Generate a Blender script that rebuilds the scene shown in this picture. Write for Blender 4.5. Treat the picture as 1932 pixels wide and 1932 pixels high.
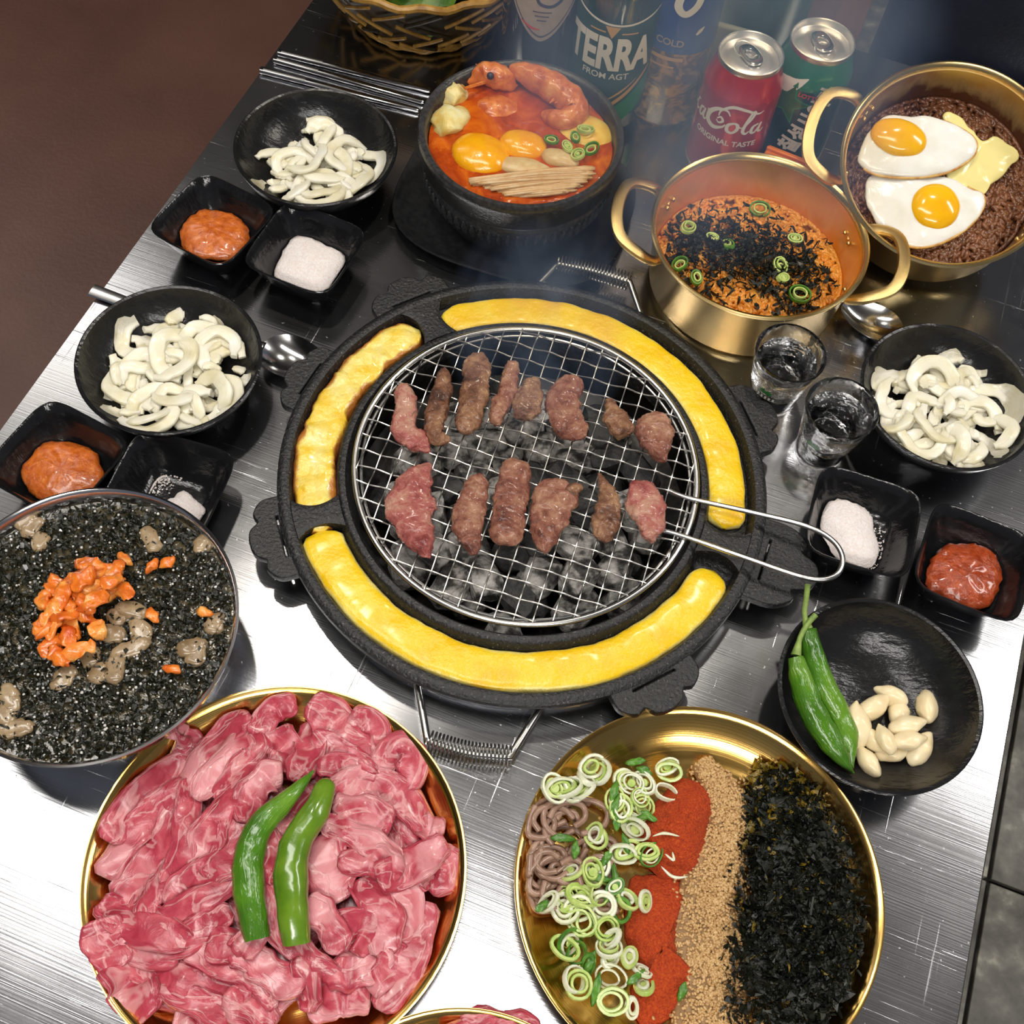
import bpy, bmesh, math, random
import numpy as np
from math import pi, sin, cos, radians as R
from mathutils import Vector, Matrix, noise

for o in list(bpy.data.objects):
    bpy.data.objects.remove(o, do_unlink=True)
sc = bpy.context.scene
COL = sc.collection
random.seed(7)
RNG = np.random.default_rng(7)

# ------------------------------------------------------------------ camera
H, FPX, PITCH, ROLL = 0.75, 2167.95, 1.067583, 0.1275516      # eye height over the table, focal length in pixels
_f = Vector((0, cos(PITCH), -sin(PITCH)))
_r0 = Vector((1, 0, 0)); _u0 = _r0.cross(_f)
_r = cos(ROLL) * _r0 + sin(ROLL) * _u0
_u = -sin(ROLL) * _r0 + cos(ROLL) * _u0
cam = bpy.data.cameras.new('camera'); cam.sensor_width = 36; cam.lens = FPX / 1932 * 36
cam.clip_start = 0.01; cam.clip_end = 50
camo = bpy.data.objects.new('camera', cam); COL.objects.link(camo)
camo.matrix_world = Matrix(((_r.x, _u.x, -_f.x, 0), (_r.y, _u.y, -_f.y, 0), (_r.z, _u.z, -_f.z, H), (0, 0, 0, 1)))
sc.camera = camo

# ------------------------------------------------------------------ world, lamps and added fill, exposure
sc.view_settings.view_transform = 'Standard'
sc.view_settings.look = 'None'
sc.view_settings.gamma = 1
sc.view_settings.use_curve_mapping = False
sc.view_settings.exposure = 0.12
sc.cycles.max_bounces = 20; sc.cycles.transmission_bounces = 20; sc.cycles.glossy_bounces = 8
w = bpy.data.worlds.new('world'); sc.world = w; w.use_nodes = True
bg = w.node_tree.nodes['Background']; bg.inputs[0].default_value = (0.75, 0.82, 1.0, 1); bg.inputs[1].default_value = 0.12
TAB = R(14.5)
TU = Vector((cos(TAB), -sin(TAB), 0)); TV = Vector((sin(TAB), cos(TAB), 0))
CEIL = 1.75

def area(name, loc, sx, sy, power, color=(1, 1, 1), rz=0.0, tilt=(0, 0), shape='RECTANGLE'):
    l = bpy.data.lights.new(name, 'AREA'); l.shape = shape; l.size = sx; l.size_y = sy
    l.energy = power; l.color = color
    o = bpy.data.objects.new(name, l); COL.objects.link(o); o.location = loc
    o.rotation_euler = (tilt[0], tilt[1], rz)
    return o
LAMPS_FILLS = [((-0.42, 0.34), 1.30, 0.20, 9, 1.6), ((0.25, -1.05), 1.40, 0.24, 23, 5), ((1.60, 0.75), 1.20, 0.24, 15, 4), ((-1.55, 1.75), 1.30, 0.20, 2.5, 8)]
for (lx, ly), sx_, sy_, pw, up_ in LAMPS_FILLS:           # first lamp mirrors in the table; other three and all uplights are added fill
    area('lamp_and_fill', (lx, ly, CEIL - .30), sx_, sy_, pw, (1.0, 0.965, 0.91), -R(17))
    area('added_uplight', (lx, ly, CEIL - .27), sx_, sy_ * .5, up_, (1.0, 0.965, 0.91), -R(17), (pi, 0))  # added fill aimed up so the ceiling glows in the steel
area('ceiling_spot_lamp', (-0.41, 0.945, CEIL - .02), 0.09, 0.09, 5, (1.0, 0.93, 0.82), 0, shape='DISK')
area('ceiling_spot_lamp', (0.30, 1.25, CEIL - .02), 0.09, 0.09, 6, (1.0, 0.93, 0.82), 0, shape='DISK')

# ------------------------------------------------------------------ helpers
def G(x, y, h=0.0):
    """point of the place at height h that the photograph shows at pixel x, y"""
    d = (x - 966) / FPX * _r - (y - 966) / FPX * _u + _f
    t = (h - H) / d.z
    return Vector((d.x * t, d.y * t, h))

def tag(o, label=None, cat=None, group=None, kind=None):
    if label: o['label'] = label
    if cat: o['category'] = cat
    if group: o['group'] = group
    if kind: o['kind'] = kind
    return o

def thing(name, label, cat, loc=(0, 0, 0), rz=0.0, group=None):
    o = bpy.data.objects.new(name, None); COL.objects.link(o)
    o.empty_display_size = .01
    o.location = loc; o.rotation_euler = (0, 0, rz)
    return tag(o, label, cat, group)

def copy_thing(root, loc, rz, label=None, group=None):
    r = root.copy(); COL.objects.link(r); r.location = loc; r.rotation_euler = (0, 0, rz)
    if label: r['label'] = label
    if group: r['group'] = group
    for ch in list(root.children):
        c = ch.copy(); COL.objects.link(c); c.parent = r
        for g in ch.children:
            d = g.copy(); COL.objects.link(d); d.parent = c
    return r

class MB:
    def __init__(s): s.v = []; s.f = []; s.n = 0; s.a = []; s.mi = []
    def add(s, V, F, A=None, mi=0):
        V = np.asarray(V, float).reshape(-1, 3)
        s.v.append(V); s.a.append(np.asarray(A, float).reshape(-1, 3) if A is not None else np.zeros_like(V))
        s.f += [tuple(i + s.n for i in f) for f in F]; s.mi += [mi] * len(F)
        s.n += len(V); return s
    def verts(s): return np.concatenate(s.v)
    def build(s, name, mat, parent=None, loc=None, rz=0.0, smooth=40, fixn=False):
        V = s.verts(); me = bpy.data.meshes.new(name)
        me.from_pydata(V.tolist(), [], s.f)
        at = me.attributes.new('sc', 'FLOAT_VECTOR', 'POINT'); at.data.foreach_set('vector', np.concatenate(s.a).astype(np.float32).ravel())
        for m in (mat if isinstance(mat, (list, tuple)) else [mat]): me.materials.append(m)
        if any(s.mi): me.polygons.foreach_set('material_index', s.mi)
        if fixn:
            b = bmesh.new(); b.from_mesh(me); bmesh.ops.recalc_face_normals(b, faces=b.faces); b.to_mesh(me); b.free()
        if smooth:
            me.polygons.foreach_set('use_smooth', [True] * len(me.polygons))
            if smooth < 180: me.set_sharp_from_angle(angle=R(smooth))
        me.update()
        o = bpy.data.objects.new(name, me); COL.objects.link(o)
        if parent: o.parent = parent
        if loc is not None: o.location = loc
        o.rotation_euler = (0, 0, rz)
        return o
    # --- shapes
    def lathe(s, prof, n=64, closed=False, c=(0, 0, 0), mi=0, scale=(1, 1)):
        a = np.linspace(0, 2 * pi, n, endpoint=False); P = np.asarray(prof, float); m = len(P)
        V = np.stack([np.outer(P[:, 0], np.cos(a)) * scale[0] + c[0], np.outer(P[:, 0], np.sin(a)) * scale[1] + c[1], np.repeat(P[:, 1:2], n, 1) + c[2]], -1)
        A = np.stack([np.repeat(P[:, 0:1], n, 1), np.repeat(P[:, 1:2], n, 1), np.repeat(a[None], m, 0)], -1)
        F = []
        for i in range(m if closed else m - 1):
            j = (i + 1) % m
            for k in range(n):
                l = (k + 1) % n
                F.append((i * n + k, i * n + l, j * n + l, j * n + k))
        if not closed:
            if P[0, 0] < 2e-3: F.append(tuple(range(n - 1, -1, -1)))
            if P[-1, 0] < 2e-3: F.append(tuple((m - 1) * n + k for k in range(n)))
        return s.add(V, F, A, mi)
    def tube(s, path, rad, n=8, closed=False, up=None, ry=None, power=2.0, mi=0, twist=None, capflat=True):
        P = np.asarray(path, float); m = len(P)
        T = (np.roll(P, -1, 0) - np.roll(P, 1, 0)) if closed else np.gradient(P, axis=0)
        T /= np.linalg.norm(T, axis=1)[:, None] + 1e-12
        if up is not None:
            U = np.asarray(up, float); U = np.broadcast_to(U, P.shape)
            S = np.cross(T, U); S /= np.linalg.norm(S, axis=1)[:, None] + 1e-12; N = np.cross(S, T)
        else:
            S = np.zeros_like(P); N = np.zeros_like(P)
            t = T[0]; q = np.array([0, 0, 1.]) if abs(t[2]) < .9 else np.array([1., 0, 0])
            x = np.cross(t, q); x /= np.linalg.norm(x)
            for i in range(m):
                x = x - T[i] * (x @ T[i]); x /= np.linalg.norm(x) + 1e-12
                S[i] = x; N[i] = np.cross(x, T[i])
        rx = np.broadcast_to(np.asarray(rad, float), (m,)); rz = rx if ry is None else np.broadcast_to(np.asarray(ry, float), (m,))
        a = np.linspace(0, 2 * pi, n, endpoint=False)
        ca = np.sign(np.cos(a)) * np.abs(np.cos(a)) ** (2 / power); sa = np.sign(np.sin(a)) * np.abs(np.sin(a)) ** (2 / power)
        if twist is not None:
            tw = np.broadcast_to(np.asarray(twist, float), (m,))[:, None]
            S, N = S * np.cos(tw) + N * np.sin(tw), N * np.cos(tw) - S * np.sin(tw)
        V = P[:, None] + S[:, None] * (rx[:, None] * ca)[..., None] + N[:, None] * (rz[:, None] * sa)[..., None]
        L = np.r_[0, np.cumsum(np.linalg.norm(np.diff(P, axis=0), axis=1))] * 100
        A = np.stack([np.repeat(L[:, None], n, 1), np.repeat(np.cos(a)[None], m, 0), np.repeat(np.sin(a)[None], m, 0)], -1)
        F = []
        for i in range(m if closed else m - 1):
            j = (i + 1) % m
            for k in range(n):
                l = (k + 1) % n
                F.append((i * n + k, i * n + l, j * n + l, j * n + k))
        if not closed and capflat:
            F.append(tuple(range(n - 1, -1, -1))); F.append(tuple((m - 1) * n + k for k in range(n)))
        return s.add(V, F, A, mi)
    def box(s, c, sx, sy, sz, rz=0.0, mi=0, bev=0.0):
        if bev:
            b = bmesh.new(); bmesh.ops.create_cube(b, size=1)
            for v in b.verts: v.co = Vector((v.co.x * sx, v.co.y * sy, v.co.z * sz))
            bmesh.ops.bevel(b, geom=b.edges[:], offset=bev, segments=3, affect='EDGES', profile=.5)
            V = np.array([v.co[:] for v in b.verts]); b.verts.index_update(); F = [tuple(v.index for v in f.verts) for f in b.faces]; b.free()
        else:
            V = np.array([(x * sx / 2, y * sy / 2, z * sz / 2) for x in (-1, 1) for y in (-1, 1) for z in (-1, 1)])
            F = [(0, 1, 3, 2), (4, 6, 7, 5), (0, 4, 5, 1), (2, 3, 7, 6), (0, 2, 6, 4), (1, 5, 7, 3)]
        cz, sn = cos(rz), sin(rz)
        V = np.stack([V[:, 0] * cz - V[:, 1] * sn, V[:, 0] * sn + V[:, 1] * cz, V[:, 2]], 1) + np.asarray(c)
        return s.add(V, F, None, mi)
    def loft(s, rings, cap0=True, cap1=True, closed=False, mi=0):
        m = len(rings); n = len(rings[0]); F = []
        for i in range(m if closed else m - 1):
            j = (i + 1) % m
            for k in range(n):
                l = (k + 1) % n
                F.append((i * n + k, i * n + l, j * n + l, j * n + k))
        if not closed:
            if cap0: F.append(tuple(range(n - 1, -1, -1)))
            if cap1: F.append(tuple((m - 1) * n + k for k in range(n)))
        A = np.array([[(i / max(1, m - 1), k / n, 0) for k in range(n)] for i in range(m)])
        return s.add(np.concatenate(rings), F, A, mi)
    def noise(s, scale, amp, seed=0, octaves=2, mask=None):
        V = s.verts(); off = Vector((seed * 3.7, seed * 1.3, seed * 7.1)); out = np.empty_like(V)
        for i, p in enumerate(V):
            q = Vector(p) * scale + off
            d = noise.noise_vector(q)
            if octaves > 1: d = d + noise.noise_vector(q * 2.3) * .5
            out[i] = d
        out *= amp
        if mask is not None: out *= np.asarray(mask)
        s.v = [V + out]; s.a = [np.concatenate(s.a)]
        return s
    def move(s, M):
        M = np.array(M); V = s.verts(); s.v = [V @ M[:3, :3].T + M[:3, 3]]; s.a = [np.concatenate(s.a)]; return s

def catmull(pts, n, closed=False):
    P = np.asarray(pts, float); m = len(P)
    if m == 2 and not closed: return np.linspace(P[0], P[1], n)
    if closed: Q = np.concatenate([P[-1:], P, P[:2]]); segs = m
    else: Q = np.concatenate([2 * P[:1] - P[1:2], P, 2 * P[-1:] - P[-2:-1]]); segs = m - 1
    out = []
    for t in np.linspace(0, segs, n, endpoint=not closed):
        i = min(int(t), segs - 1); u = t - i
        a, b, c, d = Q[i], Q[i + 1], Q[i + 2], Q[i + 3]
        out.append(.5 * ((2 * b) + (c - a) * u + (2 * a - 5 * b + 4 * c - d) * u * u + (3 * b - a - 3 * c + d) * u ** 3))
    return np.array(out)

def ico(sub=2):
    b = bmesh.new(); bmesh.ops.create_icosphere(b, subdivisions=sub, radius=1)
    b.verts.index_update()
    V = np.array([v.co[:] for v in b.verts]); F = [tuple(v.index for v in f.verts) for f in b.faces]; b.free()
    return V, F
ICO = {k: ico(k) for k in (1, 2, 3, 4)}

def dome(outline, h, z=0.0, rings=7, p=2.4, bottom=True, wob=0.0, seed=0, wscale=60):
    """rounded cushion over a star-shaped outline (N x 2)"""
    O = np.asarray(outline, float); c = O.mean(0); m = MB(); n = len(O)
    rr = []
    if bottom: rr.append(np.c_[c + (O - c) * .93, np.full(n, z)])
    for k in range(rings):
        a = k / rings * pi / 2
        s_ = max(1e-3, 1 - (1 - cos(a)) ** 1.0) if k else 1
        s_ = cos(a) ** (2 / p); zz = h * sin(a) ** (2 / p)
        rr.append(np.c_[c + (O - c) * s_, np.full(n, z + max(zz, .04 * h if bottom else 0))])
    V = np.concatenate(rr); F = []
    for i in range(len(rr) - 1):
        for k in range(n):
            l = (k + 1) % n; F.append((i * n + k, i * n + l, (i + 1) * n + l, (i + 1) * n + k))
    e = len(V); V = np.concatenate([V, [[c[0], c[1], z + h]]])
    F += [((len(rr) - 1) * n + k, (len(rr) - 1) * n + (k + 1) % n, e) for k in range(n)]
    if bottom: F.append(tuple(range(n - 1, -1, -1)))
    A = np.zeros((len(V), 3)); 
    for i in range(len(rr)): A[i * n:(i + 1) * n, 0] = i / len(rr)
    A[-1, 0] = 1
    m.add(V, F, A)
    if wob:
        mk = np.ones((len(V), 1)); 
        if bottom: mk[:n] = 0
        m.noise(wscale, wob, seed, 2, mk)
    return m

def text_mesh(txt, size=1.0, shear=0.0, offset=0.0):
    cu = bpy.data.curves.new('lettering', 'FONT'); cu.body = txt; cu.size = size; cu.align_x = 'CENTER'; cu.align_y = 'CENTER'; cu.shear = shear; cu.offset = offset
    o = bpy.data.objects.new('lettering', cu); COL.objects.link(o)
    dg = bpy.context.evaluated_depsgraph_get(); dg.update()
    me = bpy.data.meshes.new_from_object(o.evaluated_get(dg))
    V = np.array([v.co[:] for v in me.vertices]).reshape(-1, 3); F = [tuple(p.vertices) for p in me.polygons]
    bpy.data.objects.remove(o); bpy.data.curves.remove(cu); bpy.data.meshes.remove(me)
    return V, F

def fine(V, F, maxlen):
    b = bmesh.new(); vs = [b.verts.new(v) for v in V]
    for f in F:
        try: b.faces.new([vs[i] for i in f])
        except ValueError: pass
    bmesh.ops.triangulate(b, faces=b.faces)
    for _ in range(5):
        e = [e for e in b.edges if e.calc_length() > maxlen]
        if not e: break
        bmesh.ops.subdivide_edges(b, edges=e, cuts=1); bmesh.ops.triangulate(b, faces=b.faces)
    b.verts.index_update()
    V = np.array([v.co[:] for v in b.verts]); F = [tuple(v.index for v in f.verts) for f in b.faces]; b.free()
    return V, F

def ribbon(pts, width, n=24):
    """flat 2-D brush stroke"""
    P = catmull(np.c_[np.asarray(pts, float)[:, :2], np.zeros(len(pts))], n); wd = np.interp(np.linspace(0, 1, n), np.linspace(0, 1, len(np.atleast_1d(width))), np.atleast_1d(width))
    T = np.gradient(P, axis=0); T /= np.linalg.norm(T, axis=1)[:, None] + 1e-9
    N = np.c_[-T[:, 1], T[:, 0], np.zeros(n)]
    V = np.concatenate([P + N * wd[:, None] / 2, P - N * wd[:, None] / 2]); F = [(i, i + 1, n + i + 1, n + i) for i in range(n - 1)]
    return V, F

def wrap(V, F, rad, ang0, z0, maxlen=.002, rot=0.0, off=.00025):
    """bend flat print round a bottle or can of radius rad; ang0 is the direction it faces"""
    V = np.asarray(V, float)
    if rot: V = np.c_[V[:, 0] * cos(rot) - V[:, 1] * sin(rot), V[:, 0] * sin(rot) + V[:, 1] * cos(rot), V[:, 2]]
    V, F = fine(V, F, maxlen)
    a = ang0 + V[:, 0] / rad; rr = (rad(V[:, 1] + z0) if callable(rad) else rad) + off
    return np.c_[np.cos(a) * rr, np.sin(a) * rr, V[:, 1] + z0], F
# ------------------------------------------------------------------ materials
class NT:
    def __init__(s, name):
        s.m = bpy.data.materials.new(name); s.m.use_nodes = True; s.t = s.m.node_tree; s.b = s.t.nodes['Principled BSDF']
        s._tc = None
    def n(s, typ, **kw):
        nd = s.t.nodes.new(typ)
        for k, v in kw.items(): setattr(nd, k, v)
        return nd
    def l(s, a, b): s.t.links.new(a, b)
    def coord(s, kind='Object'):
        if kind == 'sc':
            a = s.n('ShaderNodeAttribute'); a.attribute_name = 'sc'; return a.outputs['Vector']
        if s._tc is None: s._tc = s.n('ShaderNodeTexCoord')
        return s._tc.outputs[kind]
    def mapped(s, vec, scale=(1, 1, 1), rot=(0, 0, 0), rand=False):
        mp = s.n('ShaderNodeMapping'); mp.inputs['Scale'].default_value = scale; mp.inputs['Rotation'].default_value = rot; s.l(vec, mp.inputs[0])
        if rand:
            oi = s.n('ShaderNodeObjectInfo'); mu = s.n('ShaderNodeMath', operation='MULTIPLY'); mu.inputs[1].default_value = 37.0
            s.l(oi.outputs['Random'], mu.inputs[0]); s.l(mu.outputs[0], mp.inputs['Location'])
        return mp.outputs[0]
    def noise(s, vec, scale, detail=4, rough=.55, dist=0.0):
        t = s.n('ShaderNodeTexNoise'); t.inputs['Scale'].default_value = scale; t.inputs['Detail'].default_value = detail
        t.inputs['Roughness'].default_value = rough; t.inputs['Distortion'].default_value = dist; s.l(vec, t.inputs['Vector']); return t.outputs[0]
    def ramp(s, fac, stops, interp='LINEAR'):
        r = s.n('ShaderNodeValToRGB'); e = r.color_ramp.elements; r.color_ramp.interpolation = interp
        while len(e) < len(stops): e.new(.5)
        for el, (p, c) in zip(e, stops):
            el.position = p; el.color = (*c, 1) if len(c) == 3 else c
        s.l(fac, r.inputs[0]); return r.outputs[0]
    def mix(s, fac, a, b, mode='MIX'):
        x = s.n('ShaderNodeMix', data_type='RGBA', blend_type=mode)
        if isinstance(fac, (int, float)): x.inputs[0].default_value = fac
        else: s.l(fac, x.inputs[0])
        for i, v in ((6, a), (7, b)):
            if isinstance(v, tuple): x.inputs[i].default_value = (*v, 1)
            else: s.l(v, x.inputs[i])
        return x.outputs[2]
    def math(s, op, a, b=0.0):
        x = s.n('ShaderNodeMath', operation=op)
        for i, v in ((0, a), (1, b)):
            if isinstance(v, (int, float)): x.inputs[i].default_value = v
            else: s.l(v, x.inputs[i])
        return x.outputs[0]
    def comp(s, vec):
        x = s.n('ShaderNodeSeparateXYZ'); s.l(vec, x.inputs[0]); return x.outputs
    def set(s, **kw):
        names = dict(rough='Roughness', metal='Metallic', ior='IOR', trans='Transmission Weight', sss='Subsurface Weight', sssr='Subsurface Radius', ssss='Subsurface Scale', spec='Specular IOR Level', alpha='Alpha', coat='Coat Weight', coatr='Coat Roughness', color='Base Color', aniso='Anisotropic')
        for k, v in kw.items():
            i = s.b.inputs[names[k]]
            if hasattr(v, 'is_linked') or hasattr(v, 'links'): s.l(v, i)
            elif k == 'color': i.default_value = (*v, 1)
            else: i.default_value = v
        return s
    def bump(s, h, dist=.001, strength=1.0):
        b = s.n('ShaderNodeBump'); b.inputs['Distance'].default_value = dist; b.inputs['Strength'].default_value = strength
        s.l(h, b.inputs['Height']); s.l(b.outputs[0], s.b.inputs['Normal']); return s

def plain(name, color, rough=.5, **kw):
    x = NT(name); x.set(color=color, rough=rough, **kw); return x.m

def noisy(name, stops, scale=60, rough=.5, bump=0.0, bscale=None, coord='Object', detail=4, stretch=(1, 1, 1), rand=True, rvar=None, dist=0.0, **kw):
    x = NT(name); v = x.mapped(x.coord(coord), stretch, rand=rand)
    nf = x.noise(v, scale, detail, dist=dist)
    x.set(color=x.ramp(nf, stops), rough=rough, **kw)
    if rvar: x.set(rough=x.ramp(x.noise(v, scale * 1.7, 3), [(.3, (rvar[0],) * 3), (.7, (rvar[1],) * 3)]))
    if bump: x.bump(x.noise(v, bscale or scale * 2, 4), bump)
    return x.m

# brushed, scratched stainless steel table top
def mat_table():
    x = NT('scratched_steel'); v = x.coord('Object')
    s1 = x.noise(x.mapped(v, (8, 420, 8), (0, 0, R(34))), 1.0, 3)
    s2 = x.noise(x.mapped(v, (300, 6, 8), (0, 0, R(20))), 1.0, 3)
    s3 = x.noise(x.mapped(v, (4, 900, 4), (0, 0, R(2))), 1.0, 2)
    sm = x.noise(v, 9, 5)
    scr = x.math('MAXIMUM', x.ramp(s1, [(.66, (0, 0, 0)), (.80, (1, 1, 1))]), x.ramp(s2, [(.68, (0, 0, 0)), (.82, (1, 1, 1))]))
    spots = x.ramp(x.noise(v, 260, 2), [(.70, (0, 0, 0)), (.76, (1, 1, 1))])
    base = x.ramp(sm, [(.3, (.46, .47, .49)), (.7, (.56, .56, .58))])
    x.set(metal=1.0, color=base)
    r0 = x.ramp(sm, [(.25, (.14,) * 3), (.75, (.22,) * 3)])
    r1 = x.math('ADD', r0, x.math('MULTIPLY', scr, .25)); r2 = x.math('ADD', r1, x.math('MULTIPLY', spots, .3))
    x.set(rough=r2)
    hgt = x.math('ADD', x.math('MULTIPLY', s3, .5), x.math('MULTIPLY', scr, 1.2))
    x.bump(hgt, .00012); return x.m
def mat_brass(name, c1, c2, rough=.2, radial=True):
    x = NT(name); v = x.coord('Object')
    n1 = x.noise(v, 22, 4)
    x.set(metal=1.0, color=x.ramp(n1, [(.3, c1), (.75, c2)]), rough=rough)
    if radial:
        q = x.comp(x.coord('sc')); cx = x.n('ShaderNodeCombineXYZ'); x.l(q[0], cx.inputs[0]); x.l(q[1], cx.inputs[1])
        x.bump(x.noise(x.mapped(cx.outputs[0], (900, 900, 1)), 1.0, 2), .00006)
    return x.m
M = {}
M['table'] = mat_table()
M['brass'] = mat_brass('polished_brass', (.72, .42, .10), (.86, .58, .20), .17)
M['potgold'] = mat_brass('gold_anodised_aluminium', (.80, .56, .22), (.88, .68, .34), .24)
def mat_stained(name, stain, z0, z1):
    x = NT(name); v = x.coord('Object'); q = x.comp(x.coord('sc')); n1 = x.noise(x.mapped(v, (1, 1, .6)), 45, 5, .6, 1.0)
    f = x.math('ADD', q[1], x.math('MULTIPLY', x.math('SUBTRACT', n1, .5), .045)); mr = x.n('ShaderNodeMapRange'); mr.inputs[1].default_value = z1; mr.inputs[2].default_value = z0; x.l(f, mr.inputs[0])
    x.set(color=x.mix(mr.outputs[0], (.84, .60, .26), stain), rough=.30); x.l(x.math('SUBTRACT', 1.0, x.math('MULTIPLY', mr.outputs[0], .85)), x.b.inputs['Metallic']); return x.m
M['potin1'] = mat_stained('gold_pot_inside_with_orange_sauce', (.62, .20, .02), .026, .060)
M['potin2'] = mat_stained('gold_pot_inside_with_brown_sauce', (.10, .035, .015), .030, .056)
M['steel'] = plain('polished_steel', (.66, .66, .67), .13, metal=1.0)
M['wire'] = plain('steel_wire', (.60, .59, .57), .26, metal=1.0)
M['bowlsteel'] = plain('mirror_steel', (.78, .78, .79), .16, metal=1.0)
M['iron'] = noisy('cast_iron_coating', [(.40, (.007, .007, .0075)), (.64, (.016, .0155, .015)), (.74, (.13, .12, .11))], 560, .40, .0009, 420, detail=2, rand=False)
M['blacksteel'] = noisy('blackened_steel', [(.3, (.015, .014, .013)), (.8, (.06, .055, .05))], 120, .35, .0002, metal=.6)
M['black'] = noisy('black_melamine', [(.3, (.008, .008, .009)), (.7, (.014, .014, .015))], 40, .24, .0011, 60, stretch=(1, 2.4, 1), rand=False)
M['blackgloss'] = noisy('black_glazed', [(.3, (.006, .006, .007)), (.7, (.011, .011, .012))], 40, .14, .0006, 75, stretch=(1, 2.5, 1), rand=False)
M['stone'] = noisy('black_stoneware', [(.3, (.02, .02, .021)), (.7, (.05, .05, .052))], 300, .24, .0003, 500, rand=False)
M['trayblack'] = noisy('black_resin_tray', [(.3, (.010, .010, .011)), (.7, (.02, .02, .021))], 200, .30, .0002, 300, rand=False)

def mat_raw():
    x = NT('raw_marbled_beef'); q = x.coord('sc')
    n1 = x.noise(x.mapped(q, (.20, .34, .3), rand=True), 1.25, 3, .5, .6)
    n2 = x.noise(x.mapped(q, (.22, .60, .5), rand=True), 1.3, 3, .55, .9)
    n3 = x.noise(x.mapped(q, (.55, 1.0, .9), rand=True), 1.5, 4, .55, .6)
    lean = x.ramp(n3, [(.30, (.33, .022, .045)), (.52, (.47, .055, .085)), (.72, (.60, .13, .16))])
    fat = x.ramp(n1, [(.52, (0, 0, 0)), (.62, (1, 1, 1))])
    line = x.ramp(x.math('ABSOLUTE', x.math('SUBTRACT', n2, .5)), [(.0, (1, 1, 1)), (.018, (.75, .75, .75)), (.040, (0, 0, 0))])
    col = x.mix(x.math('MULTIPLY', fat, .85), lean, (.70, .29, .31)); col = x.mix(x.math('MULTIPLY', line, .50), col, (.78, .44, .43))
    x.set(color=col, rough=.30, sss=.10, sssr=(.01, .003, .002), ssss=.5, coat=.25, coatr=.15)
    x.bump(x.math('ADD', n3, x.math('MULTIPLY', line, .3)), .0010); return x.m
M['raw'] = mat_raw()
def mat_grilled(name, a, b, c):
    x = NT(name); q = x.coord('Object'); v = x.mapped(q, (1, 1, 1), rand=True)
    n1 = x.math('ADD', x.math('MULTIPLY', x.noise(v, 110, 6, .7, .6), .55), x.math('MULTIPLY', x.noise(v, 38, 3, .55), .45))
    x.set(color=x.ramp(n1, [(.36, a), (.48, b), (.62, c)]), rough=.34, coat=.35, coatr=.15, sss=.05, sssr=(.01, .004, .002), ssss=.4)
    x.bump(x.noise(v, 300, 6, .65), .0024); return x.m
M['cooked'] = mat_grilled('browned_beef', (.060, .020, .010), (.23, .095, .048), (.48, .27, .14))
M['cooked2'] = mat_grilled('half_browned_beef', (.085, .020, .013), (.29, .10, .062), (.52, .28, .17))
M['rare'] = mat_grilled('barely_grilled_beef', (.22, .028, .026), (.44, .12, .10), (.60, .33, .23))

def mat_pepper():
    x = NT('green_chili_skin'); q = x.coord('sc'); v = x.mapped(x.coord('Object'), rand=True)
    n1 = x.noise(v, 28, 3)
    x.set(color=x.ramp(n1, [(.3, (.030, .105, .008)), (.55, (.075, .21, .012)), (.8, (.17, .33, .03))]), rough=.2, coat=.4, coatr=.08)
    x.bump(x.noise(x.mapped(q, (1.0, 3, 3)), 1.4, 2), .0008); return x.m
M['pepper'] = mat_pepper()
M['pepperstem'] = noisy('chili_stem', [(.3, (.16, .25, .05)), (.7, (.30, .42, .10))], 200, .5, .0002)
M['pepperlight'] = noisy('pale_green_chili_skin', [(.3, (.065, .16, .008)), (.7, (.17, .30, .02))], 40, .2, .0003, coat=.4, coatr=.08)
M['garlic'] = noisy('peeled_garlic', [(.3, (.80, .62, .34)), (.7, (.92, .80, .55))], 50, .28, .0003, 120, sss=.3, sssr=(.02, .015, .008), ssss=.3)
def mat_onion():
    x = NT('sliced_white_onion'); q = x.coord('sc'); v = x.mapped(x.coord('Object'), rand=True)
    n1 = x.noise(v, 45, 3); n2 = x.noise(x.mapped(q, (.4, 4, 4), rand=True), 2.0, 3)
    col = x.ramp(n1, [(.3, (.74, .66, .42)), (.5, (.86, .81, .63)), (.7, (.90, .87, .76))])
    x.set(color=x.mix(x.ramp(n2, [(.55, (0, 0, 0)), (.8, (.35, .35, .35))]), col, (.80, .78, .52)), rough=.25, sss=.35, sssr=(.02, .02, .015), ssss=.3, coat=.3, coatr=.1)
    x.bump(n2, .0003); return x.m
M['onion'] = mat_onion()
M['sauce'] = noisy('soybean_chili_paste', [(.3, (.42, .075, .008)), (.6, (.62, .15, .02)), (.75, (.72, .22, .04))], 160, .22, .0012, 240, rand=False, coat=.5, coatr=.1)
M['sauced'] = noisy('dark_chili_paste', [(.3, (.24, .030, .006)), (.6, (.40, .060, .012)), (.75, (.52, .11, .03))], 160, .18, .0014, 240, rand=False, coat=.6, coatr=.08)
M['salt'] = noisy('coarse_pink_salt', [(.3, (.82, .70, .66)), (.7, (.92, .88, .87))], 500, .55, .0009, 900, rand=False)

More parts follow.
